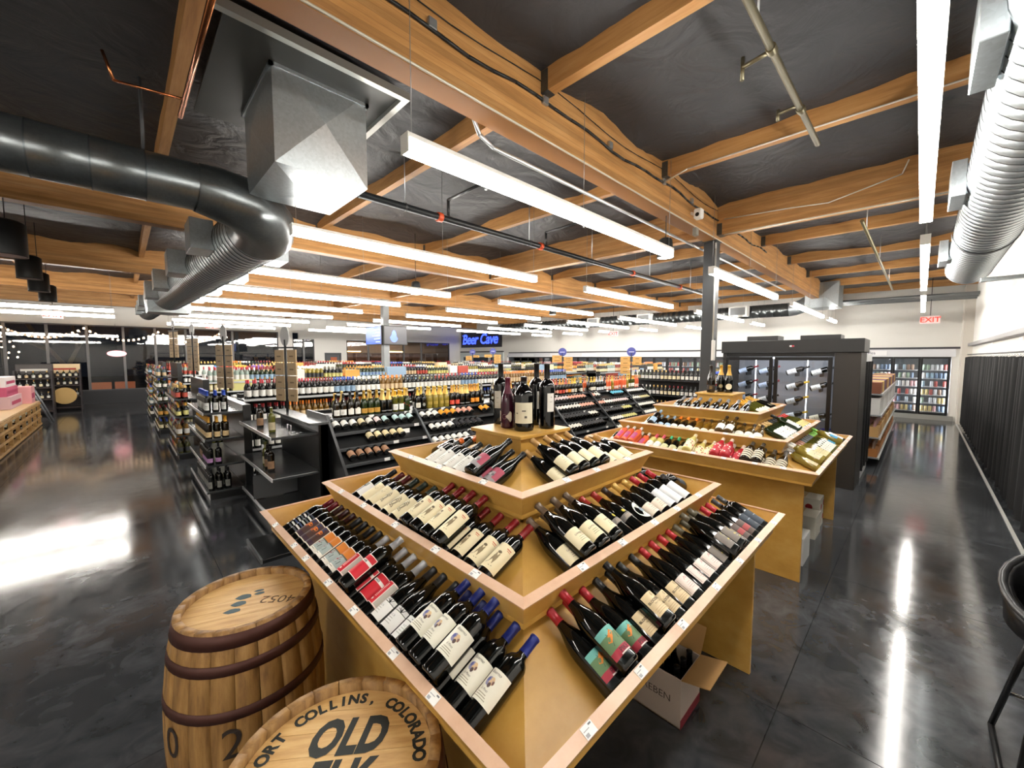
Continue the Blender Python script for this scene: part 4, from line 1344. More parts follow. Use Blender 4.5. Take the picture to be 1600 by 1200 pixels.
# ================================================================ sloped wine rack (row nearest the camera)
RU0, RU1 = 1.72, 9.45
RT = (4.95, 1.20)
rack = thing('sloped_wine_rack', 'long black sloped wine rack behind the near wine stand', 'wine rack', (0, 0, 0))
MB().box(RU0, RU1, 5.58, 5.62, 0, 1.24).build('back_panel', SHBLACK, rack)
MB().prism([(RU0, 4.98, 1.13), (RU0, 4.2, 0.34), (RU0, 4.2, 0.0), (RU0, 5.58, 0.0), (RU0, 5.58, 1.13)][::-1], (0.0001, 0, 0))
sp = MB().prism([(RU0 + .02, 5.30, 1.15), (RU0 + .02, 4.46, 0.30), (RU0 + .02, 4.46, 0.0), (RU0 + .02, 5.58, 0.0), (RU0 + .02, 5.58, 1.15)], (RU1 - RU0 - 0.04, 0, 0))
sp.build('core', C('#0b0b0c', 0.5), rack)
DIV = [1.72, 2.90, 4.31, 5.70, 7.08, 8.50, 9.43]
for k in range(6):
    zk = RT[1] - 0.157 * k
    vk = RT[0] - 0.157 * k
    if k == 0:
        MB().box(RU0, RU1, vk, 5.58, zk - 0.02, zk).build('top_shelf', SHBLACK, rack)
    else:
        MB().prism([(RU0, vk, zk - 0.008), (RU0, vk + 0.32, zk + 0.128), (RU0, vk + 0.32, zk + 0.143), (RU0, vk, zk + 0.007)], (RU1 - RU0, 0, 0)).build('sloped_shelf', SHBLACK, rack)
    lip = MB().bbox(RU0, RU1, vk - 0.014, vk, zk - 0.032, zk + 0.004, 0.003).build('shelf_edge', SHGREY, rack)
    for b_ in range(6):
        for q in range(3 if k == 0 else 2):
            if random.random() < 0.8:
                x = DIV[b_] + 0.15 + random.uniform(0, 1.0)
                MB().box(x, x + 0.07, vk - 0.018, vk - 0.014, zk - 0.030, zk + 0.008).build('price_tag', TAGM, lip)
MB().bbox(2.60, 2.72, 4.755, 4.76, 0.90, 1.0, 0.001).build('paper_notice', PAPER, rack)
for i, u in enumerate(DIV):
    e = i in (0, 6)
    w_ = 0.03
    if e:
        MB().prism([(u - .015, 4.93, 1.26), (u - .015, 4.06, 0.30), (u - .015, 4.06, 0), (u - .015, 5.62, 0), (u - .015, 5.62, 1.26)], (w_, 0, 0)).build('end_panel', SHBLACK, rack)
    else:
        MB().prism([(u - .014, 4.945, 1.235), (u - .014, 4.90, 1.235), (u - .014, 4.03, 0.36), (u - .014, 4.075, 0.36)], (0.028, 0, 0)).build('divider', SHGREY, rack)
MB().box(RU0, RU1, 4.08, 4.5, 0.0, 0.33).build('kick_base', SHBLACK, rack)

# standing sparkling bottles on the top shelf
SECT = [
    (1.86, 0.088, ['r_white', 'r_white', 'r_shield', 'r_shield', 'r_greengold', 'r_greengold', 'r_greengold', 'r_goldfoil', 'r_goldfoil', 'r_yellow', 'r_yellow', 'r_redsash'], 'first'),
    (3.00, 0.099, ['r_cream', 'r_crest', 'r_clear', 'r_clear', 'r_clear', 'r_clear', 'r_redlab', 'r_redlab', 'r_goldfoil', 'r_goldfoil', 'r_orange', 'r_orange', 'r_crest'], 'second'),
    (4.42, 0.11, ['r_crest', 'r_goldfoil', 'r_cream', 'r_cream', 'r_redlab', 'r_shield', 'r_shield', 'r_white', 'r_clear', 'r_orange', 'r_orange'], 'third'),
    (5.82, 0.10, ['r_pinkround', 'r_pinkround', 'r_pinkround', 'r_pinkround', 'r_redlab', 'r_redlab', 'r_pinkround', 'r_orange', 'r_cream', 'r_cream', 'r_crest', 'r_cream'], 'fourth'),
    (7.20, 0.105, ['r_crest', 'r_cream', 'r_cream', 'r_silver', 'r_silver', 'r_silver', 'r_white', 'r_rose', 'r_rose', 'r_clear', 'r_rose', 'r_rose'], 'fifth'),
    (8.62, 0.10, ['r_rose', 'r_rose', 'r_clear', 'r_yellow', 'r_yellow', 'r_yellow', 'r_rose', 'r_rose'], 'sixth'),
]
for u0, st, keys, nm in SECT:
    for i, key in enumerate(keys):
        bottle(key, stand_matrix(Vector((u0 + st * i, 5.012, RT[1] + 0.0005)), random.uniform(-0.5, 0.1)),
               '%s, %s from left, %s bay atop sloped rack' % (D[key][0], ORD[i], nm), 'bottles standing on the sloped rack', 'sparkling wine', 'sparkling_bottle')
        if key in ('r_goldfoil', 'r_clear', 'r_orange', 'r_rose', 'r_pinkround'):
            bottle(key, stand_matrix(Vector((u0 + st * i + 0.03, 5.11, RT[1] + 0.0005)), random.uniform(-0.5, 0.1)),
                   '%s, behind the %s from left, %s bay atop rack' % (D[key][0], ORD[i], nm), 'bottles standing on the sloped rack', 'sparkling wine', 'sparkling_bottle')
        elif random.random() < 0.6:
            key2 = random.choice(['r_cream', 'r_yellow', 'r_white', 'r_rose' if u0 > 5 else 'r_goldfoil'])
            bottle(key2, stand_matrix(Vector((u0 + st * i + 0.03, 5.13, RT[1] + 0.0005)), random.uniform(-0.5, 0.1)),
                   '%s, behind the %s from left, %s bay atop rack' % (D[key2][0], ORD[i], nm), 'bottles standing on the sloped rack', 'sparkling wine', 'sparkling_bottle')

_ly = {}


def lying_mesh(col):
    if col not in _ly:
        pr = PROF['burgundy']
        l = Label(pr[4][0]).rect(-0.062, 0.062, 0.018, 0.112, col)
        mb = MB().lathe(pr, 16, 0, None, True, False, True)
        o = len(l.mats)
        mb.add(l.mb.v, l.mb.f, 1, True)
        mb.lathe([(0.0158, 0.24), (0.0158, 0.293), (0, 0.294)], 10, 2)
        _ly[col] = mb.mesh('lying_bottle', [DARKG] + l.mats + [C('#2a2426', 0.4)])
    return _ly[col]


LYNAME = {'#e2e0da': 'white', '#d9c9a0': 'cream', '#9a7458': 'brown', '#b4d0cf': 'pale blue', '#e09a30': 'orange', '#dba08c': 'peach', '#26262a': 'black',
          '#d8c4c4': 'blush', '#5fb0cc': 'sky blue', '#c9bd8c': 'straw'}
W_, CR, BRN, BL, OR, PE, BK, PK, SB, SW = LYNAME.keys()
LIES = {
    1: [(1.80, 0.105, [W_, W_, W_, CR, W_, PK, BL]), (2.58, 0.105, [BL, BL, BL]), (3.00, 0.105, [W_, W_, W_, OR, OR, OR, PE, PE, PE]), (4.08, 0.10, [OR, OR]),
        (5.80, 0.095, [PK] * 6 + [PE] * 6), (7.18, 0.095, [PE, W_, W_]), (7.95, 0.095, [SB] * 5), (8.60, 0.092, [W_] * 9)],
    2: [(2.15, 0.105, [CR] * 5), (3.05, 0.105, [W_] * 4 + [BK] * 5), (5.78, 0.095, [W_] * 8 + [PE] * 5), (7.15, 0.095, [PE] * 3 + [W_] * 3 + [PK] * 7), (8.58, 0.092, [W_] * 4 + [SW] * 5)],
    3: [(1.85, 0.105, [BRN] * 5), (3.0, 0.105, [W_] * 6 + [BK] * 4), (5.80, 0.095, [BK] * 9 + [W_] * 3), (7.15, 0.095, [BK] * 8 + [SW] * 4), (8.58, 0.092, [W_] * 9)],
    4: [(5.80, 0.095, [W_] * 4 + [BK] * 8), (7.2, 0.095, [W_] * 5 + [SW] * 6), (8.6, 0.092, [W_] * 8)],
    5: [(7.2, 0.095, [W_] * 4 + [SW] * 4), (8.6, 0.092, [SW] * 6)],
}
BAYN = ['first', 'second', 'third', 'fourth', 'fifth', 'sixth']
cnt = {}
zl = Vector((0, 0.92, 0.39)).normalized()
yl = -Vector((0, -0.39, 0.92)).normalized()
for k, runs in LIES.items():
    zk = RT[1] - 0.157 * k
    vk = RT[0] - 0.157 * k
    for u0, st, cols in runs:
        for i, c in enumerate(cols):
            u = u0 + st * i
            bay = max(j for j in range(6) if DIV[j] <= u)
            key = (k, bay)
            cnt[key] = cnt.get(key, 0) + 1
            M = axes(Vector((1, 0, 0)), yl, zl, Vector((u, vk + 0.020, zk + 0.059))) @ Matrix.Rotation(random.uniform(-0.2, 0.2), 4, 'Z')
            M = M.copy()
            if k > 3 or (k == 3 and u > 5):
                li = {W_: 0, CR: 1, BK: 8, SW: 9}.get(c, 2)
                lowbottle(far, None, 0.29, 0.04, 0, 0, li, 10, M)
                continue
            o = put('rack_bottle', lying_mesh(c), None, None, None, M)
            tag(o, '%s-label bottle lying %s from left, %s shelf, %s bay of sloped rack' % (LYNAME[c], ORD[cnt[key] - 1], ORD[k], BAYN[bay]), 'wine bottle', 'bottles lying on the sloped rack')

# ================================================================ end displays
def end_display(u0, u1, v0, v1, ztop, shelves, label, deck=0.12, rail=True, backz=None):
    t = thing('end_display', label, 'shelf unit', (0, 0, 0))
    MB().bbox(u1 - 0.10, u1, v0 - 0.03, v1, 0, backz or ztop + 0.08, 0.004).build('back_panel', C('#1a1b1c', 0.28), t)
    MB().box(u0 + 0.03, u1 - 0.10, v0, v1, 0, deck - 0.03).build('kick_base', SHBLACK, t)
    for z in shelves:
        s_ = MB().bbox(u0, u1 - 0.10, v0, v1, z - 0.03, z, 0.003).build('shelf', SHTOP, t)
        MB().bbox(u0 - 0.012, u0, v0, v1, z - 0.035, z + 0.006, 0.002).build('price_rail', C('#c9cacb', 0.3, 0.5), s_)
    return t


e1 = end_display(1.12, 1.72, 4.90, 6.50, 1.07, [0.16, 0.61, 1.07], 'nearly empty black end display shelf at the left end of the sloped rack', 0.16, backz=1.16)
MB().bbox(1.50, 1.72, 4.85, 6.55, 1.16, 1.19, 0.004).build('capping', C('#55585a', 0.25, 0.3), e1)
MB().box(1.60, 1.72, 4.87, 4.90, 0, 1.16).build('side_panel', BLACKGLOSS, e1)
MB().box(1.10, 1.60, 5.75, 5.765, 0.17, 0.47).build('wire_divider', C('#6a6d70', 0.25, 0.5), e1)
plat = thing('floor_deck', 'low black floor deck lying in front of the sloped rack end', 'platform', (0, 0, 0))
MB().bbox(0.86, 1.72, 4.25, 4.86, 0.0, 0.035, 0.004).build('deck', C('#131415', 0.25), plat)
MB().box(0.845, 0.86, 4.25, 4.86, 0.0, 0.045).build('edge_strip', C('#77797b', 0.3, 0.7), plat)
for key, u, v, z, txt in (('e_tanlab', 1.20, 5.75, 1.07, 'back of the top shelf'), ('e_white', 1.22, 5.28, 1.07, 'front of the top shelf'),
                          ('e_white', 1.22, 5.62, 0.61, 'leftmost on middle shelf'), ('e_tanlab', 1.20, 5.44, 0.61, 'centre of middle shelf'), ('e_tanlab', 1.20, 5.30, 0.61, 'rightmost on middle shelf'),
                          ('whitelong', 1.36, 6.30, 0.61, 'far end of middle shelf'),
                          ('e_tanlab', 1.20, 6.02, 0.16, 'left on bottom shelf'), ('e_tanlab', 1.20, 5.88, 0.16, 'right on bottom shelf')):
    bottle(key, stand_matrix(Vector((u, v, z + 0.0008)), random.uniform(-0.6, -0.2)), D[key][0] + ', ' + txt + ' of nearly empty end display', 'bottles on the nearly empty end display', 'wine bottle', 'end_display_bottle')
card = thing('card_holder', 'small clear wire card holder on the nearly empty end display', 'sign holder', (1.34, 4.98, 1.071))
MB().tube([(0, 0, 0), (0.12, 0.0, 0), (0.12, 0.14, 0), (0, 0.14, 0), (0, 0, 0)], 0.003).tube([(0, 0, 0), (0, 0, 0.1), (0, 0.14, 0.1), (0, 0.14, 0)], 0.003).build('wire_frame', CHROME, card)

e2 = end_display(0.74, 1.28, 6.66, 8.36, 1.20, [0.12, 0.48, 0.84, 1.20], 'black end display packed with dark bottles beside the nearly empty one')
for si, (z, key, ncol, cols) in enumerate(((0.12, 'e_dark', 12, 3), (0.48, 'e_purple', 8, 2), (0.84, 'e_gold', 12, 3), (1.20, 'e_blue', 8, 3))):
    for c in range(cols):
        for i in range(ncol if c == 0 else (2 if si != 1 else 1)):
            kk = key
            if si == 1 and i > 4:
                kk = 'e_tanlab'
            bottle(kk, stand_matrix(Vector((0.80 + 0.095 * c, 6.74 + 0.098 * i, z + 0.0008)), -0.5 + random.uniform(-0.2, 0.2)),
                   '%s, %s from right, %s rank, %s shelf of packed display' % (D[kk][0], ORD[i], ['front', 'second', 'third'][c], ['bottom', 'third', 'second', 'top'][si]),
                   'bottles on the packed end display', 'wine bottle', 'end_display_bottle')



def gondola(u0, u1, vf, vb_, zs, label, fill=True, products=far, ztop_tall=0.32, seed=0, dense=0.095):
    rnd = random.Random(seed)
    t = thing('gondola_shelving', label, 'shelf unit', (0, 0, 0))
    vm = (vf + vb_) / 2
    MB().box(u0, u1, vm - 0.02, vm + 0.02, 0, zs[-1] + 0.05).build('back_panel', SHBLACK, t)
    MB().box(u0, u1, vf + 0.03, vb_ - 0.03, 0, 0.10).build('kick_base', SHBLACK, t)
    for z in zs:
        s_ = MB().box(u0, u1, vf, vb_, z - 0.02, z).build('shelf', SHTOP, t)
        MB().box(u0, u1, vf - 0.01, vf, z - 0.03, z + 0.004).build('price_rail', C('#b9bbbc', 0.35, 0.3), s_)
    for e in (u0, u1 - 0.03):
        MB().box(e, e + 0.03, vm - 0.03, vm + 0.03, 0, zs[-1] + 0.06).build('upright', SHBLACK, t)
    if fill:
        for zi, z in enumerate(zs):
            u = u0 + 0.06
            top = zi == len(zs) - 1
            while u < u1 - 0.1:
                g, c, l = rnd.randrange(10), rnd.randrange(10), rnd.randrange(10)
                n = rnd.randint(3, 8)
                if rnd.random() < (0.3 if top else 0.14):
                    w_ = rnd.uniform(0.25, 0.6)
                    lowbox(products, u, vf + 0.02, z, min(w_, u1 - u - 0.05), 0.28, rnd.uniform(0.16, 0.28), l)
                    u += w_ + 0.03
                    continue
                h = rnd.uniform(0.27, ztop_tall)
                for q in range(n):
                    if u > u1 - 0.08:
                        break
                    for dv in ((0.06, 0.16) if zi < len(zs) - 1 else (0.06, 0.16, vb_ - vf - 0.07)):
                        lowbottle(products, (u, vf + dv, z), h, 0.038, g, c, l)
                    u += dense
    return t


# row 2: its front bottles are single objects
g2 = gondola(1.30, 9.4, 7.2, 8.2, [0.12, 0.52, 0.92, 1.30], 'black gondola shelving just behind the sloped rack', False)
ROW2 = [('dark red-capped bottle', 0, 1, 0), ('white-capped dark bottle', 0, 3, 5), ('gold-capped bottle', 1, 2, 1), ('red-capped bottle', 0, 7, 2), ('black-capped bottle', 0, 0, 0),
        ('blue-capped bottle', 0, 4, 7), ('maroon-capped bottle', 1, 1, 5), ('orange-capped bottle', 4, 8, 3)]
_r2 = {}
for zi, z in ((3, 1.30), (2, 0.92)):
    rnd = random.Random(zi * 5)
    u = 1.38
    i = 0
    while u < 9.3 and i < 82:
        d_ = rnd.choice(ROW2)
        for q in range(rnd.randint(3, 7)):
            if u > 9.3:
                break
            if d_[0] not in _r2:
                mb = MB()
                lowbottle(mb, (0, 0, 0), 0.30, 0.038, d_[1], d_[2], d_[3], 14)
                _r2[d_[0]] = mb.mesh('shelf_bottle', STUFFM)
            if zi == 3 or u < 2.6:
                o = put('shelf_bottle', _r2[d_[0]], None, (u, 7.26, z + 0.0005))
                i += 1
                tag(o, '%s on the %s shelf of gondola behind sloped rack, %s from left' % (d_[0], 'top' if zi == 3 else 'upper', ORD[i - 1]), 'bottle', 'bottles on the gondola behind the sloped rack')
            else:
                lowbottle(far, (u, 7.26, z), 0.30, 0.038, d_[1], d_[2], d_[3])
            lowbottle(far, (u, 7.40, z), 0.29, 0.038, d_[1], d_[2], d_[3])
            u += 0.096
for z in (0.12, 0.52):
    for i in range(84):
        lowbottle(far, (1.38 + 0.095 * i, 7.27, z), 0.3, 0.038, i // 7 % 10, i // 5 % 10, i // 6 % 10)
gondola(1.25, 9.4, 10.4, 11.4, [0.12, 0.5, 0.88, 1.22, 1.42], 'long packed gondola shelving in the third row of aisles', seed=3)
gondola(1.15, 9.4, 13.9, 14.9, [0.12, 0.5, 0.88, 1.24, 1.46], 'long packed gondola shelving in the fourth row of aisles', seed=4)
gondola(1.05, 9.4, 17.4, 18.4, [0.12, 0.5, 0.88, 1.24, 1.5], 'long packed gondola shelving in the fifth row, before the glazed wall', seed=5)
gondola(11.0, 15.6, 7.2, 8.2, [0.12, 0.52, 0.92, 1.28, 1.45], 'packed gondola shelving beyond the cross aisle, second row', seed=6)
gondola(11.0, 15.6, 10.4, 11.4, [0.12, 0.52, 0.92, 1.28, 1.45], 'packed gondola shelving beyond the cross aisle, third row', seed=7)
gondola(11.0, 15.6, 13.9, 14.9, [0.12, 0.52, 0.92, 1.28, 1.45], 'packed gondola shelving beyond the cross aisle, fourth row', seed=8)
gondola(11.0, 15.6, 17.4, 18.4, [0.12, 0.52, 0.92, 1.28, 1.45], 'packed gondola shelving beyond the cross aisle, fifth row', seed=9)
gondola(10.6, 14.5, 4.2, 5.2, [0.12, 0.48, 0.84, 1.20], 'black gondola shelving past the end of the sloped rack', seed=10)
# bottles facing the cross aisle at the end of that gondola
es = thing('end_shelving', 'black end shelving with short dark bottles, left of the steel column', 'shelf unit', (0, 0, 0))
MB().box(10.5, 10.55, 3.7, 5.6, 0, 1.6).build('back_panel', SHBLACK, es)
for z in (0.12, 0.55, 0.95, 1.35):
    MB().box(10.1, 10.5, 3.7, 5.6, z - 0.02, z).build('shelf', SHTOP, es)
    for i in range(17):
        lowbottle(far, (10.16, 3.78 + 0.108 * i, z), 0.26, 0.04, i // 6 % 3, i // 4 % 10, i // 5 % 4)
# packed ends of the rows behind
for nm, u0, u1, v0, v1, zs, cols in (('third', 0.66, 1.20, 9.75, 11.7, (0.12, 0.46, 0.82, 1.16), 3), ('fourth', 0.58, 1.10, 13.4, 15.3, (0.12, 0.46, 0.82, 1.16, 1.45), 4), ('fifth', 0.55, 1.0, 16.9, 18.8, (0.12, 0.46, 0.82, 1.16, 1.45), 5)):
    end_display(u0, u1, v0, v1, zs[-1], list(zs), 'crowded end display of the %s row, along the left aisle' % nm, backz=zs[-1] + 0.35)
    rnd = random.Random(cols)
    for z in zs:
        i = 0
        while i < 18:
            g, c, l = rnd.randrange(10), rnd.randrange(10), rnd.randrange(10)
            for q in range(rnd.randint(2, 5)):
                if i >= 18:
                    break
                lowbottle(far, (u0 + 0.06, v0 + 0.07 + 0.105 * i, z), rnd.uniform(0.22, 0.28), 0.042, g, c, l)
                lowbottle(far, (u0 + 0.17, v0 + 0.07 + 0.105 * i, z), rnd.uniform(0.22, 0.28), 0.042, g, c, l)
                i += 1
# coloured cartons on top of the third row
for i in range(6):
    o = MB().bbox(0, 0.30, 0, 0.30, 0, 0.17, 0.012).build('orange_carton', C('#e8861e', 0.45), None, (3.2 + 0.33 * i, 10.9, 1.4205))
    tag(o, 'orange carton on top of third row shelving, %s from left' % ORD[i], 'carton', 'orange cartons on the shelving')
for i, (u, v, c, nm) in enumerate(((1.62, 13.95, '#3a86c8', 'blue'), (2.0, 13.95, '#d9432a', 'red'), (2.35, 13.95, '#e2b23a', 'yellow'), (2.8, 13.95, '#7a4fa0', 'purple'), (5.3, 11.0, '#45a3b5', 'teal'),
                                   (5.75, 10.95, '#c9402e', 'scarlet'), (6.5, 10.95, '#3b3fa8', 'indigo'), (6.9, 10.95, '#e6e4de', 'white'))):
    o = MB().bbox(0, 0.28, 0, 0.3, 0, 0.24, 0.006).build('display_carton', C(c, 0.45), None, (u, v, 1.47 if v > 12 else 1.4205))
    tag(o, '%s carton standing on top of the packed shelving' % nm, 'carton')
fo = far.build('packed_shelf_bottles', STUFFM)
tag(fo, 'hundreds of small bottles and cartons packed on the far shelving', 'bottles')
fo['kind'] = 'stuff'


# ---------------------------------------------------------------- category signs over the aisles
def aisle_sign(u, v, z0, label, boards, big=0.11):
    t = thing('aisle_sign', label, 'sign', (u, v, z0))
    MB().cyl((0, 0, 0), (0, 0, 0.66), 0.012).build('pole', BLACKM, t)
    rt = Matrix.Rotation(math.radians(-45), 4, 'Z')
    MB().lathe([(0, -0.006), (big, -0.006), (big, 0.006), (0, 0.006)], 28, 0, Matrix.Translation((0, 0, 0.70)) @ rt @ Matrix.Rotation(math.pi / 2, 4, 'X'), False).build('blue_disc', C('#3f4690', 0.4), t)
    MB().box(-big * 0.6, big * 0.6, -0.011, -0.008, 0.69, 0.705, 0, rt).build('lettering', C('#c9cce6', 0.5), t)
    for x0, x1, z1, n in boards:
        for k in range(n):
            b_ = MB().box(x0, x1, -0.006, 0.006, z1 - 0.105 * (k + 1) + 0.006, z1 - 0.105 * k, 0, rt).build('wood_board', C('#c99a55', 0.6), t)
            MB().box(x0 + 0.06, x1 - 0.06, -0.009, -0.007, z1 - 0.105 * k - 0.058, z1 - 0.105 * k - 0.042, 0, rt).build('lettering', C('#6d5130', 0.6), b_)
    return t


aisle_sign(8.9, 4.95, 1.38, 'blue disc sign with tan boards, nearest the steel column', [(-0.26, -0.03, 0.58, 4), (0.04, 0.25, 0.58, 2)])
aisle_sign(9.3, 7.4, 1.40, 'blue disc sign with tan boards in the middle of the store', [(-0.30, -0.02, 0.60, 2), (0.04, 0.30, 0.55, 4)], 0.12)
aisle_sign(9.4, 10.6, 1.46, 'small blue disc sign with tan boards behind the wax-dipped bottle', [(-0.30, -0.03, 0.58, 1), (0.04, 0.28, 0.58, 3)])
aisle_sign(11.2, 14.0, 1.48, 'blue disc sign with tan boards under the neon sign', [(-0.30, -0.03, 0.52, 2), (0.04, 0.30, 0.55, 1)], 0.13)


def tan_sign(u, v, z0, label, two=True):
    t = thing('tan_board_sign', label, 'sign', (u, v, z0))
    MB().cyl((0, 0, 0), (0, 0, 1.0), 0.016).build('pole', BLACKM, t)
    rt = Matrix.Rotation(math.radians(-70), 4, 'Z')
    for x0, x1 in ((-0.22, -0.04), (0.04, 0.22)):
        for k in range(4):
            b_ = MB().box(x0, x1, -0.008, 0.008, 0.86 - 0.18 * k - 0.17, 0.86 - 0.18 * k, 0, rt).build('tan_board', C('#a58d6b', 0.6), t)
            MB().box(x0 + 0.05, x1 - 0.05, -0.011, -0.009, 0.86 - 0.18 * k - 0.10, 0.86 - 0.18 * k - 0.08, 0, rt).build('lettering', C('#6f5b40', 0.6), b_)
    MB().lathe([(0, -0.006), (0.09, -0.006), (0.09, 0.006), (0, 0.006)], 24, 0, Matrix.Translation((0, 0, 1.05)) @ rt @ Matrix.Scale(1.5, 4, (0, 0, 1)) @ Matrix.Rotation(math.pi / 2, 4, 'X'), False).build('pale_disc', C('#a9a8a8', 0.5), t)
    MB().box(-0.25, 0.25, -0.01, 0.01, 0.88, 0.90, 0, rt).build('cross_bar', BLACKM, t)
    return t


tan_sign(1.62, 6.15, 1.19, 'black pole with two columns of tan boards on the nearly empty end display')
tan_sign(1.20, 8.0, 1.29, 'black pole sign on the packed end display, tan boards seen edge on')
tan_sign(1.12, 11.2, 1.50, 'thin black pole sign on the third row end display')
tan_sign(1.05, 14.6, 1.79, 'distant pole sign on the fourth row end display')

# ---------------------------------------------------------------- black glass-door wine cabinet
cab = thing('wine_cabinet', 'large black glass-door wine cabinet behind the far wine stand', 'wine cabinet', (7.567, 0.60, 0))
CW, CDp, CH = 1.84, 0.76, 2.02
CBK = C('#1c1b1a', 0.5)
MB().bbox(0, CDp, -0.0, 0.30, 0, CH, 0.004).build('side_housing', C('#2b2723', 0.5), cab)
MB().bbox(0.0, CDp, CW - 0.06, CW, 0, CH, 0.004).build('side_panel', CBK, cab)
MB().box(CDp - 0.05, CDp, 0.30, CW - 0.06, 0.0, CH).build('interior_back', C('#85898f', 0.5), cab)
MB().box(0.028, 0.05, 0.34, CW - 0.10, 1.925, 1.945).build('led_strip', C('#f2f6ff', 0.5, emit=60.0), cab)  # extra strip added out of sight behind the door frame to brighten the interior
MB().box(0.02, CDp - 0.05, 0.30, CW - 0.06, 0.0, 0.14).build('plinth', CBK, cab)
MB().box(0.02, CDp - 0.05, 0.30, CW - 0.06, CH - 0.06, CH).build('interior_top', CBK, cab)
MB().bbox(-0.03, CDp + 0.02, -0.03, CW + 0.02, CH, CH + 0.20, 0.006).build('top_housing', C('#232323', 0.5), cab)
MB().bbox(0.1, 0.5, 0.25, 0.75, CH + 0.20, CH + 0.27, 0.006).build('vent_box', C('#2d2d2d', 0.5), cab)
MB().bbox(0.1, 0.5, 1.05, 1.5, CH + 0.20, CH + 0.28, 0.006).build('vent_box', C('#2d2d2d', 0.5), cab)
MB().box(-0.034, -0.03, 0.80, 0.86, CH + 0.09, CH + 0.115).box(-0.036, -0.034, 0.80, 0.83, CH + 0.09, CH + 0.115, 1).build('badge', [C('#d8d8d8', 0.4), C('#b02a3a', 0.4)], cab)
for v0, v1 in ((0.32, 1.06), (1.08, 1.79)):
    dr = MB().bbox(-0.02, 0.02, v0, v0 + 0.05, 0.12, 1.95, 0.003).bbox(-0.02, 0.02, v1 - 0.05, v1, 0.12, 1.95, 0.003).bbox(-0.02, 0.02, v0 + 0.05, v1 - 0.05, 1.90, 1.95, 0.003).bbox(-0.02, 0.02, v0 + 0.05, v1 - 0.05, 0.12, 0.18, 0.003).build('door', BLACKGLOSS, cab)
    MB().box(-0.003, 0.003, v0 + 0.05, v1 - 0.05, 0.18, 1.90).build('glass_pane', GLASS, dr)
    for q in (v0 + 0.07, (v0 + v1) / 2):
        MB().box(CDp - 0.30, CDp - 0.285, q, q + 0.012, 0.14, 1.95).build('led_strip', C('#f2f6ff', 0.5, emit=5.0), cab)
    for z in (0.35, 0.95):
        MB().box(0.15, CDp - 0.05, v0 + 0.05, v1 - 0.05, z, z + 0.012).build('glass_shelf', C('#8a9296', 0.1), cab)
CABK = [('c_pale', 'pale blue-label bottle', DARKG, '#8a1f28', '#a9b9d2'), ('c_white', 'white-label bottle', DARKG, '#1a1a1c', '#e4e6e6'), ('c_yellow', 'yellow-capped bottle', DARKG, '#d9b32a', '#dfe6ea'),
        ('c_cream', 'cream-label bottle', DARKG, '#151516', '#e2dfc8'), ('c_foil', 'violet-foil bottle', C('#3f48b0', 0.3, 0.3), '#3f48b0', '#4a54c4'), ('c_tan', 'tan-label bottle', DARKG, '#151516', '#b48a5c')]
for k, d_, g, cp, lb in CABK:
    D[k] = (d_, 'bordeaux', g, cp, 0.232, (lambda lb: (lambda R: lab_band(R, lb, 0.02, 0.13, 0.05)))(lb))
zc = Vector((0, -math.cos(0.36), math.sin(0.36)))
yc = Vector((1, 0, 0))
xc = yc.cross(zc)
for ci, (vb0, keys) in enumerate(((2.28, ['c_pale', 'c_pale', 'c_pale', 'c_white', 'c_white', 'c_tan']), (1.96, ['c_pale', 'c_pale', 'c_white', 'c_tan', 'c_white', 'c_cream']),
                                  (1.55, ['c_white', 'c_yellow', 'c_yellow', 'c_yellow', 'c_yellow', 'c_white']), (1.22, ['c_white', 'c_white', None, 'c_cream', 'c_foil', 'c_cream']))):
    for ri, key in enumerate(keys):
        if key is None:
            continue
        z = 1.68 - 0.245 * ri
        M = axes(xc, yc, zc, Vector((7.567 + CDp - 0.36, vb0 + 0.02, z))) @ Matrix.Scale(1.15, 4)
        bottle(key, M, '%s on peg, %s row down, %s column of wine cabinet' % (D[key][0], ORD[ri], ORD[ci]), 'bottles pegged in the wine cabinet', 'wine bottle', 'pegged_bottle')
        MB().box(7.567 + CDp - 0.32, 7.567 + CDp - 0.05, vb0 - 0.11, vb0 - 0.09, z - 0.05, z + 0.07).build('bottle_peg', BLACKM, cab).matrix_parent_inverse = cab.matrix_world.inverted()
bpy.context.view_layer.update()
for o in cab.children:
    if o.name.startswith('bottle_peg'):
        o.matrix_parent_inverse = Matrix.Translation((-7.567, -0.60, 0))

# glass-front cooler and carton shelving behind it, along the right-hand aisle
mc = thing('glass_cooler', 'narrow glass-sided cooler standing behind the black wine cabinet', 'cooler', (8.42, 0.58, 0))
MB().box(0, 0.95, 0.55, 0.6, 0, 2.0).box(0, 0.95, 0.02, 0.6, 1.88, 2.0).box(0, 0.95, 0.02, 0.6, 0, 0.12).build('body', C('#c7c9c9', 0.4), mc)
MB().box(0, 0.04, 0, 0.04, 0.12, 1.88).box(0.46, 0.50, 0, 0.04, 0.12, 1.88).box(0.91, 0.95, 0, 0.04, 0.12, 1.88).build('door_frame', BLACKM, mc)
MB().box(0.04, 0.91, 0.015, 0.02, 0.12, 1.88).build('glass_pane', GLASS, mc)
cans = MB()
CANP = ['#d8dde0', '#c2ccd4', '#b9605a', '#d9c68a', '#a3bccb', '#e9e6de', '#9db39a', '#a58a78', '#d9adad', '#7d90a8']
CANM = [C(c, 0.3, 0.2) for c in CANP]
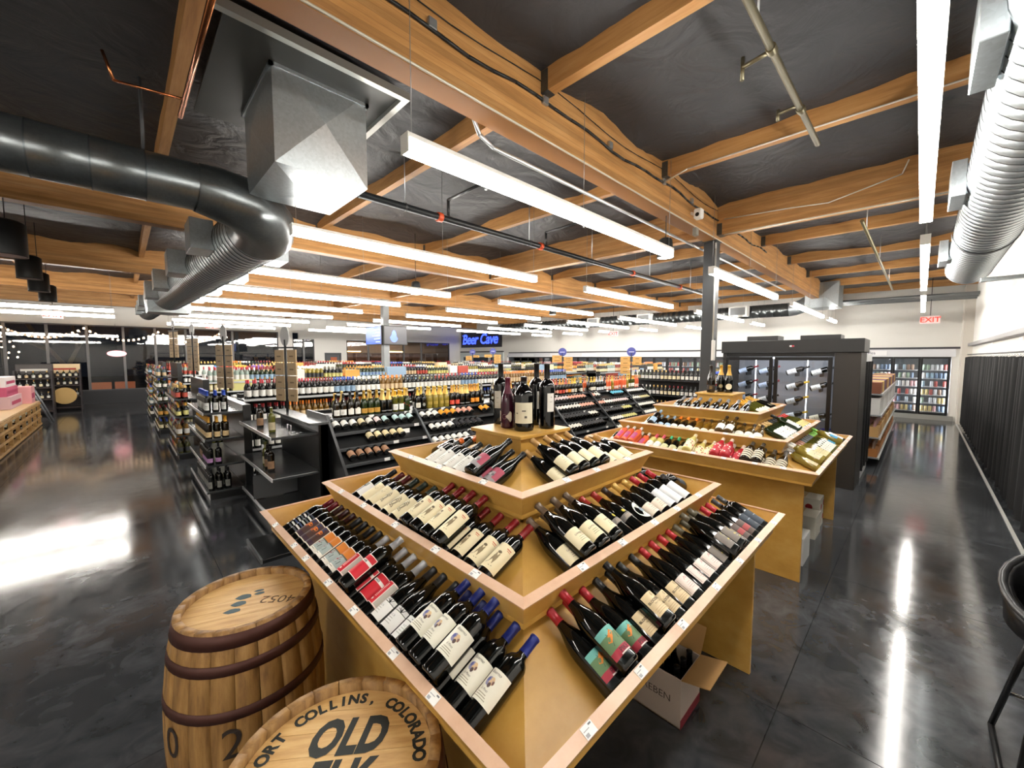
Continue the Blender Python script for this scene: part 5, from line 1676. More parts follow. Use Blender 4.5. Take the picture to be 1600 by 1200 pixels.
for z in (0.14, 0.45, 0.76, 1.07, 1.38, 1.66):
    MB().box(0.04, 0.91, 0.06, 0.55, z - 0.012, z).build('shelf', C('#dcdcdc', 0.4), mc)
    for i in range(9):
        cans.lathe([(0.033, 0), (0.033, 0.17), (0.02, 0.2), (0, 0.2)], 7, (i // 2 + int(z * 10)) % 10, Matrix.Translation((8.52 + 0.092 * i, 0.72, z)), True)
MB().box(0.06, 0.89, 0.5, 0.52, 1.84, 1.87).build('light_tube', C('#f4f8ff', 0.5, emit=14), mc)
cs = thing('carton_shelving', 'grey shelving stacked with cartons and crated bottles along the right aisle', 'shelf unit', (9.5, 0.45, 0))
MB().box(0, 6.0, 0.55, 0.6, 0, 1.62).build('back_panel', C('#55585a', 0.5), cs)
for z in (0.16, 0.52, 0.92, 1.30):
    s_ = MB().box(0, 6.0, 0.0, 0.6, z - 0.02, z).build('shelf', C('#8a8d8f', 0.4), cs)
    MB().box(0, 6.0, -0.01, 0.0, z - 0.03, z + 0.012).build('price_rail', C('#d8d8d8', 0.4), s_)
for i in range(8):
    MB().box(0.75 * i + 0.02, 0.75 * i + 0.05, 0.5, 0.55, 0, 1.62).build('upright', SHGREY, cs)
rnd = random.Random(77)
for zi, z in enumerate((0.16, 0.52, 0.92, 1.30)):
    for i in range(12):
        cc = [['#b9793f', '#a86a36', '#c58a50'], ['#caa066', '#b98a4e', '#d6b680'], ['#e8e6e2', '#dcdad6', '#eeecea'], ['#7d4a34', '#c9a75c', '#553a5c']][zi][i % 3]
        o = MB().bbox(0, 0.40, 0, 0.42, 0, [0.15, 0.18, 0.30, 0.2][zi], 0.004).build('carton', C(cc, 0.7), None, (9.55 + 0.49 * i, 0.47, z + 0.0008))
        tag(o, '%s carton, %s along the %s shelf of right-aisle shelving' % (['brown', 'tan', 'white', 'reddish'][zi], ORD[i], ['bottom', 'second', 'third', 'top'][zi]), 'carton', 'cartons on the right-aisle shelving')
        if zi < 2:
            for q in range(5):
                for w_ in range(2):
                    M = Matrix.Translation((9.60 + 0.49 * i + 0.072 * q, 0.53 + 0.09 * w_, z + (0.152 if zi == 0 else 0.182)))
                    cans.lathe([(0.022, 0), (0.012, 0.08), (0.012, 0.11), (0, 0.11)], 6, [7, 8][zi], M, True)

# ---------------------------------------------------------------- drinks coolers let into the far wall
ci = struct(MB().box(18.72, 18.78, -0.66, 18.9, 0.1, 2.0).box(18.15, 18.78, -0.70, -0.66, 0.1, 2.0).box(18.15, 18.78, 18.86, 18.9, 0.1, 2.0)
            .box(18.0, 18.78, -0.66, 18.9, 1.98, 2.02).box(18.0, 18.78, -0.66, 18.9, 0.06, 0.12).build('wall_cooler_interior', C('#6d7275', 0.6)))
FRM = C('#141516', 0.4)
can_mesh = [MB().lathe([(0, 0), (0.036, 0.002), (0.04, 0.01), (0.04, 0.16), (0.032, 0.175), (0, 0.176)], 10, 0).mesh('drink_can', m) for m in CANM]
rnd = random.Random(5)
BW = 0.63
CANN = ['silver', 'pale grey-blue', 'dull red', 'pale yellow', 'light blue', 'cream', 'sage green', 'tan', 'pink', 'slate blue']
for b_ in range(30):
    v0 = -0.62 + BW * b_
    t = thing('drinks_cooler', 'black-framed glass drinks cooler bay, %s from the right wall' % ORD[b_], 'cooler', (17.98, v0, 0.14), 'cooler bays along the far wall')
    MB().box(0, 0.05, 0, 0.05, 0, 1.82).box(0, 0.05, BW - 0.05, BW - 0.005, 0, 1.82).box(0, 0.05, 0.05, BW - 0.05, 1.76, 1.82).box(0, 0.05, 0.05, BW - 0.05, 0, 0.06).build('door_frame', FRM, t)
    MB().box(0.02, 0.026, 0.05, BW - 0.05, 0.06, 1.76).build('glass_pane', GLASS, t)
    MB().box(0.10, 0.12, 0.012, 0.035, 0.1, 1.72).build('light_tube', C('#f4f8ff', 0.5, emit=22.0), t)
    zs = (0.10, 0.36, 0.62, 0.88, 1.14, 1.40)
    for zi, z in enumerate(zs):
        if b_ > 4 and zi < 3:
            continue
        MB().box(0.14, 0.6, 0.02, BW - 0.02, z - 0.015, z).build('shelf', C('#d9dbdc', 0.4), t)
        q = 0
        while q < 6:
            c = rnd.randrange(10)
            for _ in range(rnd.randint(1, 3)):
                if q >= 6:
                    break
                if rnd.random() < 0.9:
                    if b_ < 3:
                        o = put('drink_can', can_mesh[c], None, (18.17, v0 + 0.085 + 0.092 * q, 0.14 + z + 0.0005))
                        tag(o, '%s drink can, %s from right, %s shelf up, %s cooler bay' % (CANN[c], ORD[q], ORD[zi], ORD[b_]), 'can', 'cans in the nearest cooler bays')
                    else:
                        cans.lathe([(0.04, 0), (0.04, 0.16), (0.03, 0.175), (0, 0.176)], 7, c, Matrix.Translation((18.17, v0 + 0.085 + 0.092 * q, 0.14 + z)), True)
                q += 1
co = cans.build('canned_drinks', CANM)
tag(co, 'many small cans and bottle tops in the cooler bays and cartons', 'cans')
co['kind'] = 'stuff'

# ---------------------------------------------------------------- beer cave front and neon sign
bc = thing('beer_cave_front', 'pale glazed cold-room front under the neon sign', 'shopfront', (17.9, 19.2, 0))
MB().box(0, 0.1, 0, 4.6, 2.28, 2.36).build('dark_trim', C('#2b2b2e', 0.5), bc)
MB().box(0.02, 0.1, 0, 4.6, 0.0, 2.28).build('pale_panel', C('#d3dad8', 0.4), bc)
for k, (a, bq) in enumerate(((0.4, 1.2), (1.5, 3.1), (3.4, 4.2))):
    f = MB().box(-0.01, 0.02, a, bq, 0.9, 1.95).build('window_frame', FRM, bc)
    MB().box(-0.015, -0.01, a + 0.08, bq - 0.08, 0.98, 1.87).build('pane', C('#3d4a55', 0.05), f)
ns = thing('neon_sign', 'dark board with blue neon Beer Cave script on the far wall', 'sign', (17.93, 21.55, 3.2))
MB().bbox(0, 0.05, -2.2, 2.2, -0.57, 0.58, 0.01).build('backing_board', C('#35353a', 0.5), ns)
vs, fs = textmesh('Beer Cave', 0.98, 0.92, 0.0, 0.02)
BLUEN = C('#3a52ff', 0.4, emit=3.2)
MB().add([(-0.03, -(p.x + 0.22 * p.y) + 0.08, p.y - 0.32) for p in vs], fs).build('neon_lettering', BLUEN, ns)
MB().tube([(-0.03, 1.95, 0.30), (-0.03, 1.75, 0.22), (-0.03, 1.5, 0.33)], 0.02, 6).build('neon_flourish', BLUEN, ns)

# ---------------------------------------------------------------- two screens on the light grey column
scr = thing('wall_screen', 'blue glowing menu screen on the left of the grey column', 'screen', (5.98, 12.12, 2.35))
MB().bbox(0, 0.05, 0, 1.15, 0, 0.62, 0.006).build('casing', BLACKM, scr)
MB().box(-0.003, 0, 0.03, 1.12, 0.03, 0.59).build('display', C('#2a5ad0', 0.3, emit=0.9), scr)
for k in range(5):
    MB().box(-0.005, -0.003, 0.08, 0.4 + 0.12 * (k % 3), 0.08 + 0.1 * k, 0.11 + 0.1 * k).build('text_line', C('#9cc0f4', 0.3, emit=0.9), scr)
scr2 = thing('wall_screen', 'dark screen with blue drop logo on the right of the grey column', 'screen', (6.02, 12.05, 2.35))
MB().bbox(0, 0.85, 0, 0.05, 0, 0.62, 0.006).build('casing', BLACKM, scr2)
MB().box(0.03, 0.82, -0.003, 0, 0.03, 0.59).build('display', C('#3a3a42', 0.3, emit=0.25), scr2)
MB().add([(0.36 + 0.15 * math.cos(k * 0.42) * (1 if math.sin(k * 0.42) < 0 else 0.6), -0.005, 0.28 + 0.2 * math.sin(k * 0.42)) for k in range(15)], [tuple(range(15))]).build('logo', C('#5a78e0', 0.3, emit=0.9), scr2)

# ---------------------------------------------------------------- cartons under the stands
def open_carton(u, v, sx, sy, h, label, txt):
    t = thing('open_carton', label, 'carton', (u, v, 0))
    th = 0.006
    WB = C('#b9a99c', 0.75)
    MB().box(0, sx, 0, sy, 0.0, th).build('bottom', CARD, t)
    for nm, a in (('front', (0, th, 0, sy)), ('rear', (sx - th, sx, 0, sy)), ('left', (th, sx - th, sy - th, sy)), ('right', (th, sx - th, 0, th))):
        MB().box(a[0], a[1], a[2], a[3], 0.0, h).build('side_wall', WB, t)
    MB().box(0.0, sx, -0.002, 0.0, 0, 0.05).build('red_band', C('#7d1f2c', 0.7), t)
    MB().prism([(0.0, 0, h), (sx, 0, h), (sx, -0.14, h + 0.035), (0.0, -0.14, h + 0.035)], (0, 0, 0.005)).build('flap', CARD, t)
    MB().prism([(sx, 0, h), (sx, sy, h), (sx + 0.08, sy, h + 0.12), (sx + 0.08, 0, h + 0.12)], (0, 0, 0.005)).build('flap', CARD, t)
    vs, fs = textmesh(txt, 0.055)
    MB().add([(-0.001, sy * 0.5 - p.x, h * 0.45 + p.y) for p in vs], fs).build('lettering', C('#4a3f38', 0.7), t)
    return t


open_carton(2.0, 0.79, 0.26, 0.36, 0.27, 'open wine carton with dark bottles under the near stand', 'TERREBEN')
for i in range(3):
    for j in range(4):
        bottle('orangetop' if False else 'blood', stand_matrix(Vector((2.05 + 0.082 * i, 0.835 + 0.088 * j, 0.0065)), 0.3), 'dark bottle upright in open carton, %s rank, %s from right' % (['front', 'middle', 'rear'][i], ORD[j]), 'bottles in the open carton')
for u, v, sx, sy, sz, c, lab in ((5.55, 0.72, 0.26, 0.32, 0.34, '#dcd8cc', 'white carton with red spots under the far wine stand'), (5.2, 0.70, 0.30, 0.3, 0.24, '#cfcabc', 'plain pale carton under the far wine stand'),
                                 (4.45, 0.68, 0.30, 0.34, 0.26, '#d9d9d6', 'white carton just behind the end panel of far stand')):
    t = thing('closed_carton', lab, 'carton', (u, v, 0))
    MB().bbox(0, sx, 0, sy, 0, sz, 0.003).build('box', C(c, 0.7), t)
    MB().box(0.01, sx - 0.01, sy * 0.5 - 0.02, sy * 0.5 + 0.02, sz, sz + 0.001).build('tape', C('#b9a27a', 0.5), t)
    if 'spots' in lab:
        for q, (y, z) in enumerate(((0.08, 0.08), (0.22, 0.1), (0.1, 0.24), (0.24, 0.26))):
            MB().add([(-0.001, y + 0.035 * math.cos(k * 0.63), z + 0.035 * math.sin(k * 0.63)) for k in range(10)], [tuple(range(10))]).build('red_spot', C('#b02a2a', 0.6), t)
            MB().add([(y + 0.035 * math.cos(k * 0.63), -0.001, z + 0.035 * math.sin(k * 0.63)) for k in range(10)], [tuple(range(10))]).build('red_spot', C('#b02a2a', 0.6), t)

# ================================================================ air ducts
def duct_mesh(L, r, pitch=0.11, ridge=0.006, seg=28, ribs=True):
    prof = [(r, 0.0)]
    mis = []
    z = pitch
    while z < L - pitch * 0.5:
        prof += [(r, z - 0.005), (r + ridge, z - 0.002), (r + ridge, z + 0.002), (r, z + 0.005)]
        mis += [0, 1, 1, 1]
        z += pitch
    prof.append((r, L))
    mis.append(0)
    mb = MB().lathe(prof, seg, 0, None, True, False, False, mis)
    for zz in (0.0, L):
        mb.add([(r * math.cos(2 * math.pi * k / seg), r * math.sin(2 * math.pi * k / seg), zz) for k in range(seg)], [tuple(range(seg))])
    return mb


def orient(p0, p1):
    d = Vector(p1) - Vector(p0)
    return Matrix.Translation(Vector(p0)) @ d.to_track_quat('Z', 'Y').to_matrix().to_4x4(), d.length


def duct_run(t, p0, p1, r, mat, name='spiral_duct', **kw):
    M, L = orient(p0, p1)
    me = duct_mesh(L, r, **kw).mesh(name, [mat, C('#4e5356', 0.35, 0.8)])
    return put(name, me, t, None, None, M)


def xbox(u0, u1, v0, v1, z0, z1, d=0.05):
    """sheet-metal box whose faces are cross-broken to a shallow point"""
    mb = MB()
    c = [(u0, v0, z0), (u1, v0, z0), (u1, v1, z0), (u0, v1, z0), (u0, v0, z1), (u1, v0, z1), (u1, v1, z1), (u0, v1, z1)]
    for f, n in (((0, 1, 5, 4), (0, -1, 0)), ((1, 2, 6, 5), (1, 0, 0)), ((2, 3, 7, 6), (0, 1, 0)), ((3, 0, 4, 7), (-1, 0, 0)), ((3, 2, 1, 0), (0, 0, -1)), ((4, 5, 6, 7), (0, 0, 1))):
        ps = [Vector(c[i]) for i in f]
        m = sum(ps, Vector()) / 4 + Vector(n) * d
        mb.add(ps + [m], [(0, 1, 4), (1, 2, 4), (2, 3, 4), (3, 0, 4)])
    return mb


def elbow(t, pts, r, mat, name='elbow', r1=None):
    mb = MB()
    rings = []
    seg = 24
    r_a, r_b = r, (r if r1 is None else r1)
    P_ = [Vector(p) for p in pts]
    for i, p in enumerate(P_):
        d = (P_[min(i + 1, len(P_) - 1)] - P_[max(i - 1, 0)]).normalized()
        x = d.cross(Vector((0, 0, 1))).normalized()
        y = x.cross(d)
        r = r_a + (r_b - r_a) * i / (len(P_) - 1)
        rings.append([p + x * r * math.cos(2 * math.pi * k / seg) + y * r * math.sin(2 * math.pi * k / seg) for k in range(seg)])
    vs = [q for rg in rings for q in rg]
    fs = [(i * seg + k, i * seg + (k + 1) % seg, (i + 1) * seg + (k + 1) % seg, (i + 1) * seg + k) for i in range(len(rings) - 1) for k in range(seg)]
    mb.add(vs, fs, 0, True)
    return mb.build(name, mat, t)


dl = thing('ventilation_duct', 'big galvanised duct with square plenum box at upper left', 'duct')
xbox(0.88, 1.59, 3.42, 4.30, 3.40, 4.17).build('plenum_box', GALV, dl)
fl_ = MB()
for a in ((0.86, 1.61, 3.40, 3.43), (0.86, 1.61, 4.29, 4.32), (0.86, 0.89, 3.40, 4.32), (1.58, 1.61, 3.40, 4.32)):
    fl_.box(a[0], a[1], a[2], a[3], 4.075, 4.11)
fl_.build('flange', GALV, dl)
duct_run(dl, (-7, 4.41, 3.40), (0.62, 4.41, 3.40), 0.19, GALV_DULL, 'round_duct', pitch=0.30, ridge=0.004)
elbow(dl, [(0.52, 4.41, 3.40), (0.66, 4.42, 3.39), (0.84, 4.47, 3.37), (1.00, 4.60, 3.35), (1.10, 4.80, 3.33), (1.14, 5.05, 3.32)], 0.20, GALV_DULL, 'elbow', 0.315)
duct_run(dl, (1.14, 5.0, 3.32), (0.84, 12.4, 3.34), 0.305, GALV, 'spiral_duct', pitch=0.13, ridge=0.005)
duct_run(dl, (0.83, 12.5, 3.36), (0.66, 17.5, 3.36), 0.22, GALV, 'spiral_duct', pitch=0.11, ridge=0.005)
xbox(0.46, 1.22, 12.2, 12.8, 2.98, 3.66).build('end_plenum', GALV, dl)
for k, v in enumerate((6.0, 7.9, 9.8, 11.4)):
    cu = 1.145 - (v - 4.95) * 0.038
    for sg in (-1, 1):
        b0 = cu + sg * 0.28
        b1 = cu + sg * 0.50
        mb = MB().bbox(min(b0, b1), max(b0, b1), v - 0.22, v + 0.22, 3.18, 3.52, 0.004)
        o = mb.build('side_outlet', GALV, dl)
for v in (14.0, 15.4, 16.8):
    MB().bbox(0.36, 0.60, v - 0.18, v + 0.18, 3.25, 3.52, 0.004).build('side_outlet', GALV, dl)
cb = thing('roof_hatch_frame', 'aluminium frame round the dark roof opening above the plenum box', 'hatch frame')
for a in ((0.48, 1.80, 3.05, 3.10), (1.75, 1.80, 3.10, 4.55)):
    MB().box(a[0], a[1], a[2], a[3], 4.06, 4.12).build('frame_bar', C('#b9bab4', 0.3, 0.7), cb)
MB().box(0.55, 1.75, 3.10, 4.55, 4.10, 4.12).build('dark_liner', C('#3c3d3b', 0.4, 0.4), cb)
for u in (0.2, -1.6, -3.5):
    MB().tube([(u, 4.41, 3.60), (u, 4.41, 4.15)], 0.012, 6).build('hanger_strap', C('#555', 0.5, 0.5) if False else DARKGREY, dl)

dr_ = thing('ventilation_duct', 'bright spiral duct running along the right wall', 'duct')
duct_run(dr_, (-4, -0.36, 3.26), (8.9, -0.42, 3.26), 0.235, GALV, 'spiral_duct', pitch=0.12, ridge=0.0025)
MB().lathe([(0, 0), (0.24, 0), (0.242, 0.06), (0.237, 0.06)], 28, 0, orient((8.92, -0.42, 3.26), (8.8, -0.42, 3.26))[0]).build('end_cap', GALV, dr_)
MB().lathe([(0.243, 0), (0.245, 0.0), (0.245, 0.08), (0.243, 0.08)], 28, 0, orient((6.4, -0.405, 3.26), (6.6, -0.405, 3.26))[0]).build('strap_band', DARKGREY, dr_)
for u in (2.6, 4.7, 7.6):
    MB().bbox(u - 0.22, u + 0.22, -0.17, 0.0 - 0.09, 3.14, 3.40, 0.004).bbox(u - 0.16, u + 0.16, -0.3, -0.15, 3.16, 3.38, 0.004).build('side_outlet', GALV, dr_)
MB().box(8.2, 8.3, -0.99, -0.5, 2.95, 3.0).build('wall_bracket', GALV, dr_)

df = thing('ventilation_duct', 'galvanised duct crossing the far end of the store with white grilles', 'duct')
duct_run(df, (15.2, 3.0, 3.45), (14.4, 15.5, 3.45), 0.21, GALV_DULL, 'spiral_duct', pitch=0.2, ridge=0.005)
elbow(df, [(15.19, 3.02, 3.45), (15.22, 2.85, 3.47), (15.3, 2.66, 3.55), (15.4, 2.5, 3.68)], 0.215, GALV)
xbox(14.85, 15.75, 1.75, 2.55, 3.42, 4.15).build('plenum_box', GALV, df)
for v in (4.3, 7.6, 9.9, 13.0):
    o = MB().bbox(14.66 - 0.02 * v, 14.92 - 0.02 * v, v - 0.28, v + 0.28, 3.28, 3.62, 0.01).build('grille_box', C('#dcdcd8', 0.4), df)
    MB().box(14.655 - 0.02 * v, 14.66 - 0.02 * v, v - 0.22, v + 0.22, 3.33, 3.57).build('grille', C('#7d8082', 0.5), o)

# ================================================================ pipes, conduits and cables under the roof
def pipe(name, label, pts, r, mat, seg=8, extra=None):
    t = thing(name, label, 'pipe')
    MB().tube(pts, r, seg).build('tube', mat, t)
    if extra:
        extra(t)
    return t


BLKPIPE = C('#26282a', 0.3, 0.3)


def spr_extra(t):
    MB().tube([(1.7, 4.02, 3.56), (11.5, 4.02, 3.56)], 0.018, 8).build('side_tube', BLKPIPE, t)
    for u in (2.2, 5.6, 9.6):
        MB().tube([(u, 3.86, 3.56), (u, 4.02, 3.56)], 0.010, 6).build('link_pipe', BLKPIPE, t)
    for k, u in enumerate((2.6, 4.3, 6.9, 9.0)):
        MB().lathe([(0.05, 0), (0.052, 0.01), (0.052, 0.05), (0.05, 0.06)], 12, 0, orient((u, 3.86, 3.52), (u + 1, 3.86, 3.52))[0], True, True, True).build('coupling', C('#b5451f', 0.5), t)
    for u in (2.2, 4.1, 5.6, 7.6, 9.6):
        MB().tube([(u, 3.86, 3.55), (u, 3.86, 4.27)], 0.006, 6).build('hanger_rod', STEEL, t)
        MB().lathe([(0.043, 0), (0.043, 0.02)], 12, 0, orient((u - 0.01, 3.86, 3.52), (u + 1, 3.86, 3.52))[0]).build('clevis_ring', DARKGREY, t)
    for u in (2.75, 4.45):
        MB().tube([(u, 3.86, 3.56), (u, 3.86, 3.74), (u, 3.2, 3.74)], 0.018, 8).build('branch_pipe', BLKPIPE, t)
        MB().cyl((u, 3.2, 3.66), (u, 3.2, 3.74), 0.014, 8).build('sprinkler_head', STEEL, t)


pipe('sprinkler_main', 'black sprinkler main with orange couplings running across the ceiling', [(1.7, 3.86, 3.52), (11.5, 3.86, 3.52)], 0.036, BLKPIPE, 12, spr_extra)
BRASS = C('#6f6852', 0.35, 0.7)


def rb_extra(t):
    for u in (2.0, 2.86, 3.7):
        MB().lathe([(0.028, 0), (0.03, 0.01), (0.03, 0.05), (0.028, 0.06)], 12, 0, orient((u, 0.72, 3.8), (u + 1, 0.72, 3.8))[0], True, True, True).build('fitting', BRASS, t)
    MB().tube([(2.9, 0.72, 3.8), (2.9, 0.88, 3.78)], 0.014, 8).tube([(2.9, 0.88, 3.70), (2.9, 0.88, 3.84)], 0.012, 8).build('side_sprinkler', BRASS, t)
    MB().tube([(3.65, 0.72, 3.8), (3.65, 0.85, 3.79)], 0.012, 8).tube([(3.65, 0.85, 3.74), (3.65, 0.85, 3.82)], 0.012, 8).build('side_sprinkler', BRASS, t)
    for u in (1.2, 2.6):
        MB().tube([(u, 0.72, 3.82), (u, 0.72, 4.15)], 0.006, 6).build('hanger_rod', STEEL, t)


pipe('sprinkler_branch', 'brassy steel sprinkler branch pipe at the top right', [(-3, 0.72, 3.8), (4.42, 0.72, 3.8)], 0.022, BRASS, 10, rb_extra)
pipe('sprinkler_branch', 'steel sprinkler pipe beyond the right-hand girder', [(6.9, 0.62, 3.70), (14.6, 0.62, 3.72)], 0.022, BRASS, 8,
     lambda t: [MB().tube([(u, 0.62, 3.71), (u, 0.62, 4.26)], 0.006, 6).build('hanger_rod', STEEL, t) for u in (7.5, 10.0, 13.0)])
pipe('copper_pipe', 'bare copper pipe at the upper left beside the plenum', [(0.45, 2.4, 3.92), (0.43, 4.3, 3.90)], 0.018, COPPER, 10,
     lambda t: MB().tube([(0.43, 4.0, 3.90), (0.05, 4.12, 3.92), (0.0, 4.12, 4.1)], 0.010, 8).build('branch_pipe', COPPER, t))
pipe('conduit', 'pale conduit along the lower corner of the main glulam beam', [(-4, 2.192, 3.688), (9, 2.192, 3.688)], 0.008, C('#cfc8b8', 0.35, 0.3), 8)
pipe('conduit', 'galvanised conduit slung under the main glulam beam', [(1.9, 2.43, 3.85), (2.05, 2.46, 3.66), (2.2, 2.47, 3.62), (6.2, 2.47, 3.62), (12, 2.47, 3.62)], 0.016, STEEL, 10,
     lambda t: MB().tube([(2.3, 2.50, 3.63), (12, 2.50, 3.63)], 0.01, 8).build('second_tube', STEEL, t))
cab_pts = []
for k in range(60):
    u = -4 + 13.0 * k / 59
    cab_pts.append((u, 2.187, 3.96 + 0.02 * math.sin(u * 3.0) - 0.012 * math.cos(u * 7)))
t = pipe('power_cable', 'thick black cable clipped along the face of the main glulam beam', cab_pts, 0.012, BLACKM, 8)
for u in (0.7, 1.45, 2.5, 3.45, 4.6, 5.4):
    MB().bbox(u - 0.03, u + 0.03, 2.170, 2.198, 3.95, 4.01, 0.004).build('clip', STEEL, t)
thin = [(-4 + 10.4 * k / 39, 2.193, 4.09 + 0.03 * math.sin((-4 + 10.4 * k / 39) * 2.99)) for k in range(40)]
pipe('thin_wire', 'thin black wire drooping along the top of the main beam', thin, 0.004, BLACKM, 6)
pipe('conduit', 'white conduit along the second purlin right of the main beam', [(4.56, 2.15, 3.96), (4.555, 1.9, 4.02), (4.555, -0.98, 3.99)], 0.008, C('#d8d2c4', 0.4, 0.2), 8)
pipe('conduit', 'white conduit curving off the right-hand girder', [(6.36, 2.1, 3.95), (6.362, 1.3, 3.9), (6.36, 0.9, 3.86), (6.36, 0.25, 4.0), (6.3, 0.2, 4.12)], 0.007, C('#d8d2c4', 0.4, 0.2), 8)
pipe('conduit', 'pale conduit dropping down the face of the dark steel column', [(6.30, 2.18, 3.62), (6.33, 2.19, 3.55), (6.33, 2.19, 2.2)], 0.011, C('#c9c9c4', 0.4, 0.3), 8,
     lambda t: MB().bbox(6.30, 6.36, 2.16, 2.2, 1.9, 2.2, 0.004).build('junction_box', C('#dcdcd8', 0.4), t))
pipe('conduit', 'pale conduit along the underside of the right-hand girder', [(6.38, 2.1, 3.735), (6.38, -0.98, 3.69)], 0.009, C('#cfcabc', 0.4, 0.3), 8)
for k, v in enumerate((-0.3, -0.5, -0.7)):
    pipe('service_pipe', 'grey service pipe high across the far end, %s of three' % ORD[k], [(16.0 + 0.35 * k, -0.98, 3.62 - 0.02 * k), (16.0 + 0.35 * k, 2.8, 3.66)], 0.045, C('#7d8082', 0.35, 0.5), 10)

# security camera and sensor
sc_ = thing('security_camera', 'white security camera fixed to the main beam near the column', 'camera', (5.42, 2.10, 3.80))
MB().bbox(-0.05, 0.05, -0.05, 0.05, -0.07, 0.06, 0.015).build('housing', WHITE, sc_)
MB().cyl((0, 0.05, 0.0), (0, 0.1, 0.03), 0.018).build('bracket', WHITE, sc_)
MB().cyl((-0.051, 0, -0.02), (-0.045, 0, -0.02), 0.025, 14).build('lens', BLACKGLOSS, sc_)
jb = thing('junction_box', 'small grey junction box below the security camera', 'junction box', (5.5, 2.16, 3.60))
MB().bbox(-0.04, 0.04, -0.02, 0.03, -0.05, 0.05, 0.004).build('box', C('#8d8a80', 0.4, 0.4), jb)
MB().bbox(-0.035, 0.035, -0.024, -0.02, -0.045, 0.045, 0.003).build('cover', C('#9a978d', 0.4, 0.4), jb)


def pendant(u, v, z0, h, r0, r1, label, glow=True):
    t = thing('pendant_lamp', label, 'pendant lamp', (u, v, z0), 'black can pendants')
    MB().lathe([(r1 * 0.92, 0.004), (r1, 0), (r1, 0.02), (r0, h * 0.92), (r0 * 0.7, h), (0, h)], 24, 0).build('shade', C('#232526', 0.4), t)
    MB().cyl((0, 0, h), (0, 0, zr(v) - z0 - 0.02), 0.005, 6).build('cord', BLACKM, t)
    MB().lathe([(0, 0.006), (r1 * 0.9, 0.006)], 20, 0).build('lens', C('#fff2dc', 0.5, emit=8.0) if glow else C('#555555', 0.3), t)
    return t


pendant(4.86, 2.27, 3.17, 0.24, 0.075, 0.10, 'black can pendant hanging at the end of the nearest strip light')
pendant(4.0, 6.68, 3.12, 0.24, 0.075, 0.10, 'small black can pendant among the strip lights, centre left')
pendant(8.6, 7.2, 3.12, 0.24, 0.075, 0.10, 'farther black can pendant above the middle aisles')
pendant(-0.88, 7.33, 3.1, 0.40, 0.16, 0.16, 'large black can pendant at the far left edge', False)
pendant(-0.92, 9.25, 3.1, 0.34, 0.13, 0.13, 'black can pendant on the left, second from the edge', False)
pendant(-0.99, 10.93, 3.1, 0.34, 0.13, 0.13, 'black can pendant on the left, third from the edge', False)
pendant(-1.04, 12.68, 3.1, 0.34, 0.13, 0.13, 'black can pendant on the left, before the white soffit', False)


def exit_sign(u, v, z, facing, label):
    t = thing('exit_sign', label, 'exit sign', (u, v, z))
    R_ = Matrix.Rotation(facing, 4, 'Z')
    MB().bbox(-0.20, 0.20, -0.03, 0.03, -0.11, 0.11, 0.006, 0, R_).build('housing', C('#f0d8d4', 0.4, emit=0.3), t)
    vs, fs = textmesh('EXIT', 0.20, 1.0, 0, 0.004)
    MB().add([R_ @ Vector((p.x, -0.032, p.y - 0.07)) for p in vs], fs).build('lettering', C('#ff2a1e', 0.4, emit=2.5), t)
    MB().cyl((0, 0, 0.11), (0, 0, zr(v) + 0.03 - z), 0.008, 6).build('stem', BLACKM, t)


exit_sign(16.6, -0.12, 3.02, math.radians(-90), 'red EXIT sign over the right-hand aisle')
exit_sign(15.8, 9.7, 3.0, math.radians(-60), 'red EXIT sign over the coolers at the far wall')
exit_sign(-1.37, 17.6, 3.18, math.radians(0), 'red EXIT sign over the left-hand aisle')
exit_sign(2.7, 20.5, 3.22, math.radians(0), 'small red EXIT sign beyond the fifth row')

# ================================================================ black curtain along the right wall
cu_ = thing('black_curtain', 'long pleated black curtain along the right wall', 'curtain')
vs, fs = [], []
n = 620
u0c, u1c = 2.0, 16.6
for i in range(n + 1):
    u = u0c + (u1c - u0c) * i / n
    ph = 2 * math.pi * u / 0.235
    w0 = 0.040 * math.sin(ph) + 0.012 * math.sin(ph * 0.37 + 1)
    w1 = 0.058 * math.sin(ph + 0.3 * math.sin(u * 2)) + 0.016 * math.sin(ph * 0.53 + 2)
    vs += [(u, -0.885 + w0, 1.965 - 0.012 * (1 + math.sin(ph))), (u, -0.88 + (w0 + w1) / 2, 1.0), (u, -0.875 + w1, 0.13 + 0.015 * math.sin(ph * 0.5))]
for i in range(n):
    for k in range(2):
        fs.append((i * 3 + k, i * 3 + k + 1, i * 3 + k + 4, i * 3 + k + 3))
MB().add(vs, fs, 0, True).build('cloth', C('#121213', 0.85), cu_)
MB().cyl((u0c, -0.885, 2.02), (u1c, -0.885, 2.02), 0.012, 8).build('rail', C('#5c5c5e', 0.4, 0.5), cu_)
rg = MB().lathe([(0.020, -0.003), (0.024, 0), (0.020, 0.003)], 10, 0).mesh('hook', C('#b9b9b8', 0.35, 0.6))
for i in range(60):
    put('hook', rg, cu_, (u0c + 0.1 + 0.235 * i, -0.885, 1.985), (0, math.pi / 2, 0))

